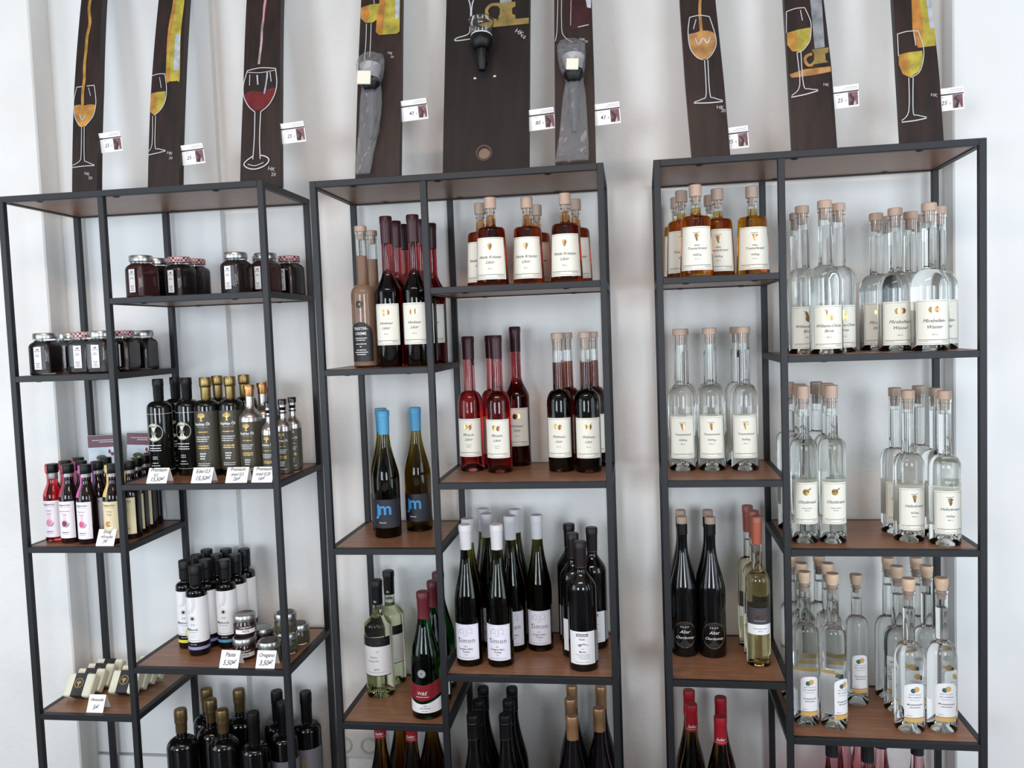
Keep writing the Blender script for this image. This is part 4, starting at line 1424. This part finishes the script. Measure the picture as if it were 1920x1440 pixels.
OUTL = pm('chalk_white', (186, 186, 188), .6)
PCOL = {'gold': (196, 142, 62), 'amber': (188, 136, 78), 'yellow': (186, 170, 66), 'orange': (198, 134, 60), 'olive': (150, 128, 70), 'red': (112, 24, 30), 'pale': (188, 194, 200), 'pinkw': (190, 160, 165), 'wine': (58, 16, 22), 'grey': (150, 152, 156)}
PM = {k: noise_mat('paint_' + k, tuple(int(v * .72) for v in c), c, 38, .5, .25, 90, detail=3) for k, c in PCOL.items()}
PM['line'] = OUTL
# paint list per stave: ('p', colour, points) filled, ('s', colour, width px, points) stroke, ('t', text, size, px, py, rot)
ART = [
 [('s', 'gold', 6, [(171, 0), (169, 20), (171, 45), (166, 70), (164, 95), (161, 120), (160, 150), (157, 172), (157, 198)]),
  ('p', 'gold', [(140, 200), (150, 197), (160, 199), (172, 198), (181, 201), (178, 215), (170, 230), (160, 239), (150, 237), (143, 222)]),
  ('s', 'pale', 2.5, [(151, 215), (157, 226), (162, 218)]),
  ('s', 'line', 1.6, [(145, 163), (178, 162)]), ('s', 'line', 1.4, [(145, 163), (140, 185), (140, 202), (143, 222), (155, 239)]), ('s', 'line', 1.4, [(178, 162), (181, 185), (181, 202), (176, 222), (162, 239)]),
  ('s', 'line', 1.2, [(168, 166), (172, 182)]), ('s', 'line', 1.4, [(156, 240), (155, 290), (152, 303), (138, 310)]), ('s', 'line', 1.4, [(161, 240), (161, 298), (165, 305), (179, 312)]), ('s', 'line', 1.6, [(137, 314), (158, 313), (179, 313)]),
  ('t', 'HK', 8, 165, 330, -.3), ('t', '20', 8, 171, 338, -.2)],
 [('p', 'yellow', [(329, -6), (346, -6), (343, 40), (340, 75), (338, 150), (333, 154), (318, 154), (313, 148), (314, 110), (317, 60), (324, 20)]),
  ('p', 'orange', [(329, -6), (333, -6), (326, 40), (321, 80), (319, 152), (313, 148), (314, 110), (317, 60), (324, 20)]),
  ('p', 'pale', [(331, 68), (340, 67), (337, 135), (327, 135)]),
  ('p', 'gold', [(283, 174), (297, 172), (312, 172), (312, 190), (304, 206), (291, 216), (283, 209)]), ('p', 'yellow', [(297, 173), (312, 172), (312, 190), (304, 206), (295, 213)]),
  ('s', 'line', 1.5, [(285, 141), (300, 139), (311, 140)]), ('s', 'line', 1.4, [(311, 139), (314, 165), (312, 190), (303, 207), (291, 216)]), ('s', 'line', 1.2, [(301, 145), (304, 165)]),
  ('s', 'line', 1.4, [(288, 217), (287, 270), (279, 284)]), ('s', 'line', 1.4, [(294, 217), (293, 274), (300, 280), (313, 284)]), ('s', 'line', 1.6, [(279, 290), (296, 288), (313, 285)]),
  ('t', 'HK', 8, 320, 292, -.3), ('t', '20', 7, 322, 301, -.2)],
 [('s', 'pinkw', 4.5, [(500, -4), (497, 15), (496, 35), (493, 55), (492, 80), (489, 105), (487, 122)]), ('s', 'red', 3, [(503, -4), (500, 20), (498, 40)]),
  ('p', 'red', [(459, 177), (475, 170), (490, 173), (517, 167), (514, 185), (503, 200), (489, 208), (478, 206), (466, 197)]),
  ('s', 'line', 1.7, [(465, 132), (490, 129), (518, 132)]), ('s', 'line', 1.2, [(465, 135), (490, 138), (518, 135)]),
  ('s', 'line', 1.7, [(465, 132), (457, 158), (458, 180), (468, 200), (480, 211)]), ('s', 'line', 1.7, [(518, 132), (520, 158), (516, 180), (505, 200), (491, 211)]),
  ('s', 'pale', 3, [(484, 142), (485, 160)]), ('s', 'pale', 3, [(503, 137), (502, 150), (497, 178)]), ('s', 'line', 1.5, [(470, 140), (469, 160)]), ('s', 'line', 1.5, [(508, 138), (510, 156)]),
  ('s', 'line', 1.8, [(480, 212), (479, 260), (476, 300)]), ('s', 'line', 1.8, [(491, 211), (489, 260), (490, 300)]),
  ('s', 'line', 2.2, [(476, 294), (463, 302), (459, 309), (468, 316), (482, 318), (498, 313), (506, 304), (502, 297), (491, 293)]), ('s', 'line', 1.4, [(466, 308), (480, 312), (496, 307)]),
  ('t', 'HK', 10, 510, 323, -.25), ('t', '20', 9, 514, 333, -.1)],
 [('p', 'yellow', [(675, 12), (695, 8), (715, 8), (717, 18), (712, 35), (700, 43), (686, 42), (677, 32)]), ('p', 'orange', [(675, 12), (690, 9), (694, 25), (688, 42), (678, 33)]),
  ('s', 'line', 1.2, [(701, -4), (703, 8)]), ('s', 'line', 1.4, [(688, 44), (687, 80), (684, 112)]), ('s', 'line', 1.4, [(697, 44), (696, 80), (694, 108)]),
  ('p', 'yellow', [(713, -6), (751, -6), (750, 64), (745, 68), (712, 68), (706, 62), (708, 30), (712, 20)]), ('p', 'orange', [(713, -6), (724, -6), (721, 40), (718, 67), (712, 68), (706, 62), (708, 30), (712, 20)]),
  ('p', 'pale', [(741, -6), (750, -6), (749, 38), (742, 40)]), ('t', 'HK', 7, 732, 106, -.3), ('t', '20', 6, 736, 113, -.2)],
 [('s', 'line', 2, [(879, -4), (883, 14), (882, 45), (879, 62), (857, 68), (855, 73), (882, 72)]), ('s', 'line', 2, [(889, -4), (885, 14), (885, 45), (888, 60)]), ('s', 'line', 1.2, [(886, 2), (883, 40)]),
  ('p', 'grey', [(938, -4), (960, -4), (960, 10), (938, 10)]),
  ('p', 'olive', [(936, 9), (967, 9), (967, 18), (961, 20), (961, 33), (967, 35), (967, 42), (934, 42), (936, 34), (938, 30), (938, 20), (935, 16)]),
  ('s', 'olive', 6, [(937, 12), (923, 11), (914, 18), (914, 28), (921, 38), (932, 42)]), ('p', 'olive', [(897, 47), (930, 42), (992, 42), (992, 53), (930, 54), (906, 53)]),
  ('t', 'HK', 12, 972, 71, -.6), ('t', '16', 10, 980, 79, -.6)],
 [('s', 'line', 1.1, [(1046, -4), (1045, 40), (1044, 62), (1041, 76)]), ('s', 'line', 1.1, [(1053, -4), (1053, 40), (1056, 66), (1074, 82)]),
  ('p', 'wine', [(1068, -4), (1108, -4), (1107, 56), (1070, 58), (1067, 40)]), ('s', 'pinkw', 1.5, [(1071, 0), (1070, 50)]), ('p', 'pale', [(1097, -4), (1109, -4), (1108, 20), (1101, 18)]),
  ('s', 'line', 1.5, [(1084, 54), (1104, 51)]), ('t', 'HK', 7, 1092, 80, -.3), ('t', '20', 6, 1099, 84, -.2)],
 [('s', 'amber', 5, [(1313, -4), (1312, 25), (1315, 62)]), ('p', 'amber', [(1290, 66), (1303, 63), (1320, 60), (1338, 66), (1341, 85), (1335, 102), (1322, 113), (1312, 112), (1300, 100), (1293, 85)]),
  ('s', 'pale', 2, [(1303, 72), (1310, 85), (1318, 74), (1326, 84), (1332, 72)]),
  ('s', 'line', 1.6, [(1293, 33), (1312, 31), (1330, 35)]), ('s', 'line', 1.5, [(1293, 33), (1290, 60), (1294, 90), (1306, 108), (1318, 114)]), ('s', 'line', 1.5, [(1330, 35), (1341, 70), (1342, 90), (1334, 106), (1324, 114)]), ('s', 'line', 1.4, [(1305, 38), (1300, 56)]),
  ('s', 'line', 1.5, [(1321, 115), (1324, 178), (1316, 187), (1302, 191)]), ('s', 'line', 1.5, [(1327, 115), (1331, 178), (1338, 186), (1355, 192)]), ('s', 'line', 2, [(1301, 193), (1328, 195), (1355, 194)]),
  ('t', 'HK', 9, 1350, 208, -.15), ('t', '20', 8, 1356, 214, -.1)],
 [('p', 'grey', [(1518, -4), (1540, -4), (1546, 92), (1527, 94)]), ('p', 'olive', [(1521, 95), (1553, 93), (1553, 102), (1547, 104), (1548, 116), (1553, 120), (1518, 123), (1526, 115), (1526, 104)]),
  ('s', 'amber', 5, [(1522, 103), (1512, 106), (1509, 114), (1515, 123), (1524, 123)]), ('p', 'amber', [(1480, 137), (1508, 130), (1557, 128), (1558, 138), (1520, 143), (1484, 144)]),
  ('p', 'yellow', [(1475, 60), (1495, 56), (1519, 54), (1519, 70), (1513, 88), (1500, 97), (1485, 95), (1476, 82)]), ('p', 'gold', [(1475, 60), (1493, 57), (1496, 78), (1492, 96), (1484, 94), (1476, 82)]),
  ('s', 'line', 1.6, [(1474, 20), (1491, 16), (1508, 16)]), ('s', 'line', 1.4, [(1508, 16), (1519, 42), (1520, 62), (1517, 80), (1505, 95), (1493, 99)]), ('s', 'line', 1.4, [(1474, 20), (1474, 60)]), ('s', 'line', 1.4, [(1500, 20), (1504, 40)]),
  ('s', 'line', 1.5, [(1494, 100), (1499, 160), (1484, 178)]), ('s', 'line', 1.5, [(1501, 98), (1506, 160), (1516, 168), (1533, 171)]), ('s', 'line', 2, [(1483, 181), (1510, 178), (1533, 173)]), ('t', 'HK', 7, 1548, 165, -.2)],
 [('p', 'yellow', [(1708, -4), (1746, -4), (1755, 60), (1754, 90), (1720, 92), (1710, 60)]), ('p', 'orange', [(1708, -4), (1722, -4), (1730, 50), (1728, 90), (1720, 92), (1710, 60)]),
  ('p', 'pale', [(1735, -4), (1748, -4), (1752, 56), (1743, 59)]),
  ('p', 'yellow', [(1684, 102), (1700, 99), (1728, 98), (1730, 115), (1722, 136), (1706, 145), (1692, 138), (1685, 120)]), ('p', 'gold', [(1684, 102), (1700, 99), (1705, 120), (1704, 145), (1692, 138), (1685, 120)]),
  ('s', 'line', 1.6, [(1682, 63), (1700, 60), (1720, 61)]), ('s', 'line', 1.4, [(1720, 60), (1730, 90), (1730, 116), (1722, 138), (1706, 146)]), ('s', 'line', 1.4, [(1682, 62), (1684, 104)]), ('s', 'line', 1.4, [(1712, 64), (1716, 88)]),
  ('s', 'line', 1.5, [(1703, 146), (1703, 208), (1690, 225)]), ('s', 'line', 1.5, [(1711, 146), (1711, 210), (1718, 217), (1736, 222)]), ('s', 'line', 2, [(1690, 228), (1714, 227), (1736, 224)]), ('t', 'HK', 8, 1750, 185, -.2)]]


def smooth(pts, closed=False, n=4):
    if len(pts) < 3:
        return pts
    out = []
    m = len(pts)
    for i in range(m if closed else m - 1):
        p0 = pts[(i - 1) % m] if closed or i else pts[0]
        p1, p2 = pts[i], pts[(i + 1) % m]
        p3 = pts[(i + 2) % m] if closed or i + 2 < m else pts[-1]
        for k in range(n):
            t = k / n
            out.append(tuple(.5 * (2 * p1[c] + (p2[c] - p0[c]) * t + (2 * p0[c] - 5 * p1[c] + 4 * p2[c] - p3[c]) * t * t + (3 * p1[c] - p0[c] - 3 * p2[c] + p3[c]) * t ** 3) for c in (0, 1)))
    if not closed:
        out.append(pts[-1])
    return out


SLAB = ['narrow dark barrel stave painted with a glass being filled with golden wine', 'dark barrel stave painted with a white wine glass and yellow bottle, above the jam shelf',
        'wide dark barrel stave painted with a large red wine glass', 'dark barrel stave painted with a yellow bottle behind a plastic-wrapped dispenser', 'very wide black board painted with candlestick and glass, bung hole below',
        'dark barrel stave painted with a dark red bottle behind a plastic-wrapped dispenser', 'dark barrel stave painted with amber wine foaming in a glass',
        'dark barrel stave painted with white wine glass and candlestick', 'dark barrel stave painted with white wine glass, standing next to the white wall']
# visible price tags: pixel rows where each tag hangs, text, how far it sticks out (m)
TAGS = [(265, '25', .060), (288, '25', .060), (248, '25', .062), (206, '43', .066), (226, '80', .062), (212, '43', .060), (256, '25', .046), (180, '25', .058), (184, '25', .052)]
TAGLAB = ['pouring-wine', 'yellow-bottle', 'red-glass', 'first wrapped', 'very wide', 'second wrapped', 'amber-glass', 'candlestick', 'last painted']
TPHOTO = noise_mat('tag_photo', (60, 20, 26), (150, 100, 104), 60, .4)
PXM = .00137
for i, (u, dim, rows) in enumerate(SV):
    S = Stave(i)
    ux, uy, ur = UNIT[u]
    e = empty('barrel_stave', (ux, uy, zb(u, 'T') + .0003), ur, SLAB[i], 'barrel stave', 'painted barrel staves')
    th = .022 if i != 4 else .026
    top = .90 if u != 'A' else .84
    nh, nu = 26, 8
    vs, fs = [], []
    for j in range(nh + 1):
        h = top * j / nh
        for side in (0, 1):
            for k in range(nu + 1):
                uu = (-1 + 2 * k / nu) * S.half(h)
                p = S.pt(uu, h, -th if side else 0)
                p = (p[0], p[1], max(p[2], 0) if j == 0 else p[2])
                vs.append(p if j else (p[0], p[1], 0.0))
    m = 2 * (nu + 1)
    for j in range(nh):
        for k in range(nu):
            a = j * m + k
            fs.append((a, a + 1, a + m + 1, a + m))
            b = j * m + nu + 1 + k
            fs.append((b + 1, b, b + m, b + m + 1))
        a, b = j * m, j * m + nu + 1
        fs.append((b, a, a + m, b + m))
        a, b = j * m + nu, j * m + nu + 1 + nu
        fs.append((a, b, b + m, a + m))
    for k in range(nu):
        fs.append((k + 1, k, nu + 1 + k, nu + 2 + k))
        a = nh * m + k
        fs.append((a, a + 1, a + nu + 2, a + nu + 1))
    obj('stave_board', mesh_from(vs, fs, STAVEB if i in (4,) else STAVE, True), e)
    P_ = Print()
    lf = 0.0
    for q in ART[i]:
        lf += .00012
        if q[0] == 'p':
            P_.poly([S.uh(*p) for p in (smooth(q[2], True, 3) if len(q[2]) > 8 and q[1] != 'olive' else q[2])], PM[q[1]], 'painted_' + q[1], lf)
        elif q[0] == 's':
            P_.stroke([S.uh(*p) for p in smooth(q[3])], q[2] * PXM, PM[q[1]], 'painted_outline' if q[1] == 'line' else 'painted_stroke', lf)
        else:
            uu, h = S.uh(q[3], q[4])
            P_.text(q[1], q[2] * PXM, uu, h, OUTL, 0, 0, name='signature', rot=q[5], lift=lf)
    for n_, me in P_.build(lambda a, h, l: S.pt(max(-S.half(h), min(S.half(h), a)), h, .0008 + l)):
        obj(n_, me, e)
    # price tag on the edge
    py, txt, out_ = TAGS[i]
    h = interp(S.p2h, py, 1)
    base = S.pt(S.half(h), h, -.011)
    wp = toworld(u, base[0], base[1], zb(u, 'T') + base[2])
    t = empty('price_tag', wp, ur, 'small white price tag with photo beside the %s stave' % TAGLAB[i], 'price tag', 'price tags on the staves')
    t.rotation_euler = (.06, -.06, ur)
    inn = -.012
    obj('card', box_mesh(out_ - inn, .0006, .034, CARD), t, (inn, -.0003, -.030))
    obj('upper_strip', box_mesh(out_ - inn, .0006, .0125, CARD), t, (inn, -.0012, .0075), (.25, 0, 0))
    P_ = Print()
    P_.rect(out_ - .0235, out_ - .002, -.026, .0035, TPHOTO, 'photo')
    P_.rect(.0006, out_, .0042, .0068, INK, 'dark_edge')
    P_.text(txt, .0125, out_ - .042, -.0165, PEN, .25, .005)
    P_.text('€', .006, out_ - .0285, -.0165, PEN)
    P_.text('Preis', .004, out_ - .045, -.001, GREY)
    P_.stroke([(out_ - .019, -.002), (out_ - .012, -.012), (out_ - .0165, -.0255)], [.004, .005, .007], pm('photo_black', (24, 16, 18), .5), 'photo_shape', .0003)
    P_.poly([(out_ - .013, -.0255), (out_ - .0095, -.015), (out_ - .006, -.0255)], pm('photo_pink', (196, 166, 168), .5), 'photo_shape', .0003)
    for n_, me in P_.build(lambda a, v, l: (a, -.0006 - l, v)):
        obj(n_, me, t)
    P_ = Print()
    P_.dashes(out_ - .034, out_ - .003, .0035, .0009, GREY, seed=300)
    P_.dashes(out_ - .028, out_ - .003, .007, .0009, GREY, seed=301)
    for n_, me in P_.build(lambda a, v, l: (a, -.0004, v)):
        obj('strip_print', me, t, (0, -.0012, .0075), (.25, 0, 0))
    if i == 4:
        for px, py in ((891, 145), (928, 144)):
            uu, h = S.uh(px, py)
            p = S.pt(uu, h, .0)
            obj('screw', lathe([(.0042, 0), (.0042, .0008), (.003, .002), (0, .0024)], STEEL, 14), e, p, (pi / 2 - .15, 0, 0))
        uu, h = S.uh(908, 287)
        p = S.pt(uu, h, 0)
        g = obj('bung_rim', lathe([(.0205, 0), (.0205, .001), (.017, .0015), (.0155, .0008), (.0155, -.004)], pm('bung_brown', (70, 44, 36), .6), 28), e, p, (pi / 2 - .15, 0, 0))
        obj('bung_plug', lathe([(0, .0004), (.0135, .0004), (.0155, -.001)], pm('bung_wood', (120, 96, 82), .7), 24), g, (.001, -.003, 0))

# ------------------------------------------------------------------ bottle dispenser and two wrapped ones, fixed to the staves
FILM = bpy.data.materials.new('clear_film')
FILM.use_nodes = True
b = FILM.node_tree.nodes['Principled BSDF']
b.inputs['Base Color'].default_value = lin((205, 205, 208))
b.inputs['Roughness'].default_value = .18
b.inputs['Alpha'].default_value = .26
b.inputs['Coat Weight'].default_value = .6
nz = FILM.node_tree.nodes.new('ShaderNodeTexNoise')
nz.inputs['Scale'].default_value = 34
nz.inputs['Detail'].default_value = 3
nz.inputs['Distortion'].default_value = 1.5
bmp = FILM.node_tree.nodes.new('ShaderNodeBump')
bmp.inputs['Strength'].default_value = .8
bmp.inputs['Distance'].default_value = .02
FILM.node_tree.links.new(nz.outputs['Fac'], bmp.inputs['Height'])
FILM.node_tree.links.new(bmp.outputs[0], b.inputs['Normal'])
FOAM = pm('foam_pad', (224, 218, 200), .8)


def on_stave(S, px, py, off):
    uu, h = S.uh(px, py)
    return Vector(S.pt(uu, h, off))


S = Stave(4)
a = on_stave(S, 908, 82, .034)
wp = toworld('B', a.x, a.y, zb('B', 'T') + a.z)
e = empty('bottle_dispenser', wp, UNIT['B'][2], 'black bottle dispenser with clear cup screwed to the very wide board', 'dispenser')
e.rotation_euler = (-.2, 0, UNIT['B'][2])
obj('clear_cup', lathe([(.0225, 0), (.0255, .004), (.0275, .022), (.0315, .037), (.0325, .038), (.0322, .0392), (.0308, .0385), (.0258, .022), (.0235, .005), (.0205, .0015), (.0205, 0), (.0225, 0)], CLEAR, 32), e)
obj('white_ring', lathe([(.0232, -.0035), (.0262, -.0033), (.0262, -.0003), (.0232, -.0001)], pm('white_ring', (205, 205, 205), .4), 28), e)
obj('collar', lathe([(0, -.036), (.016, -.036), (.019, -.034), (.0268, -.020), (.0272, -.016), (.0272, -.006), (.026, -.0036), (0, -.0036)], BLACKM, 32), e)
obj('spout', mesh_from(*(lambda R: ([(r * math.cos(2 * pi * k / 14) + 0, oy + r * .8 * math.sin(2 * pi * k / 14), z) for z, r, oy in R for k in range(14)],
    [(j * 14 + k, j * 14 + (k + 1) % 14, (j + 1) * 14 + (k + 1) % 14, (j + 1) * 14 + k) for j in range(len(R) - 1) for k in range(14)] + [tuple(range(14)), tuple(range(len(R) * 14 - 1, len(R) * 14 - 15, -1))]))
    ([(-.034, .0135, 0), (-.05, .013, 0), (-.064, .012, .003), (-.075, .0105, .006), (-.085, .009, .008)]), BLACKM, True), e)
obj('back_plate', box_mesh(.026, .012, .06, BLACKM, .002), e, (-.013, .014, -.062))

WRAP = {3: ([(112, 683, 726), (120, 677, 729), (138, 675, 729), (155, 680, 725), (165, 684, 720), (172, 682, 721), (200, 679, 722), (250, 677, 716), (290, 672, 706), (312, 668, 702), (327, 668, 698)], (683, 709, 153, 178)),
        5: ([(86, 1053, 1090), (93, 1047, 1098), (112, 1048, 1099), (135, 1052, 1098), (150, 1059, 1096), (158, 1062, 1095), (185, 1057, 1099), (220, 1054, 1101), (262, 1050, 1103), (290, 1045, 1104), (304, 1043, 1103)], (1065, 1087, 133, 153))}
for i, (rowsw, (l0, l1, t0, t1)) in WRAP.items():
    S = Stave(i)
    r_ = random.Random(40 + i)
    ux, uy, ur = UNIT['B']
    e = empty('wrapped_dispenser', (ux, uy, zb('B', 'T') + .0003), ur, 'bottle dispenser wrapped in clear film on the stave with the %s bottle' % ('yellow' if i == 3 else 'dark red'), 'dispenser', 'wrapped dispensers')
    n = 20
    vs, fs = [], []
    sub = []
    for (ya, a0, a1), (yb, b0, b1) in zip(rowsw, rowsw[1:]):
        for k in range(3):
            f = k / 3
            sub.append((ya + (yb - ya) * f, a0 + (b0 - a0) * f, a1 + (b1 - a1) * f))
    sub.append(rowsw[-1])
    for j, (py, x0, x1) in enumerate(sub):
        cx = (x0 + x1) / 2
        c = on_stave(S, cx, py, 0)
        hw = (x1 - x0) / 2 * PXM * .97
        dp = .026 if py < rowsw[4][0] else .020 - .010 * (j / len(sub))
        for k in range(n):
            t = 2 * pi * k / n
            jit = 1 + r_.uniform(-.2, .16)
            vs.append((c.x + hw * math.cos(t) * (1 if abs(math.cos(t)) > .9 else jit), c.y - dp - .004 - dp * math.sin(t) * jit * .95, c.z))
    for j in range(len(sub) - 1):
        for k in range(n):
            fs.append((j * n + k, j * n + (k + 1) % n, (j + 1) * n + (k + 1) % n, (j + 1) * n + k))
    fs.append(tuple(range(n)))
    fs.append(tuple(range(len(sub) * n - 1, (len(sub) - 1) * n - 1, -1)))
    film = mesh_from(vs, fs, FILM)
    obj('clear_film', film, e)
    yc_ = rowsw[4][0]
    cxp = (rowsw[4][1] + rowsw[4][2]) / 2
    c = on_stave(S, cxp, yc_, .030)
    g = obj('collar', lathe([(0, -.020), (.014, -.020), (.0245, -.006), (.0248, .004), (.023, .006), (0, .006)], BLACKM, 28), e, c, (-.2, 0, 0))
    obj('cup', lathe([(.019, .007), (.021, .012), (.024, .03), (.027, .042), (.0262, .0425), (.022, .028), (.018, .010), (.018, .007)], pm('milky_plastic', (190, 190, 192), .3, alpha=.55), 28), e, c, (-.2, 0, 0))
    c2 = on_stave(S, cxp, yc_ + 60, .018)
    obj('spout', lathe([(0, -.06), (.006, -.06), (.010, -.01), (.013, .06), (0, .06)], pm('grey_plastic', (78, 78, 82), .4), 20), e, c2, (-.22, 0, 0))
    c = on_stave(S, (l0 + l1) / 2, (t0 + t1) / 2, .062)
    obj('foam_pad', box_mesh((l1 - l0) * PXM * .95, .006, (t1 - t0) * PXM * .95, FOAM, .001), e, (c.x - (l1 - l0) * PXM * .475, c.y, c.z - (t1 - t0) * PXM * .475), (-.05, .08, 0))
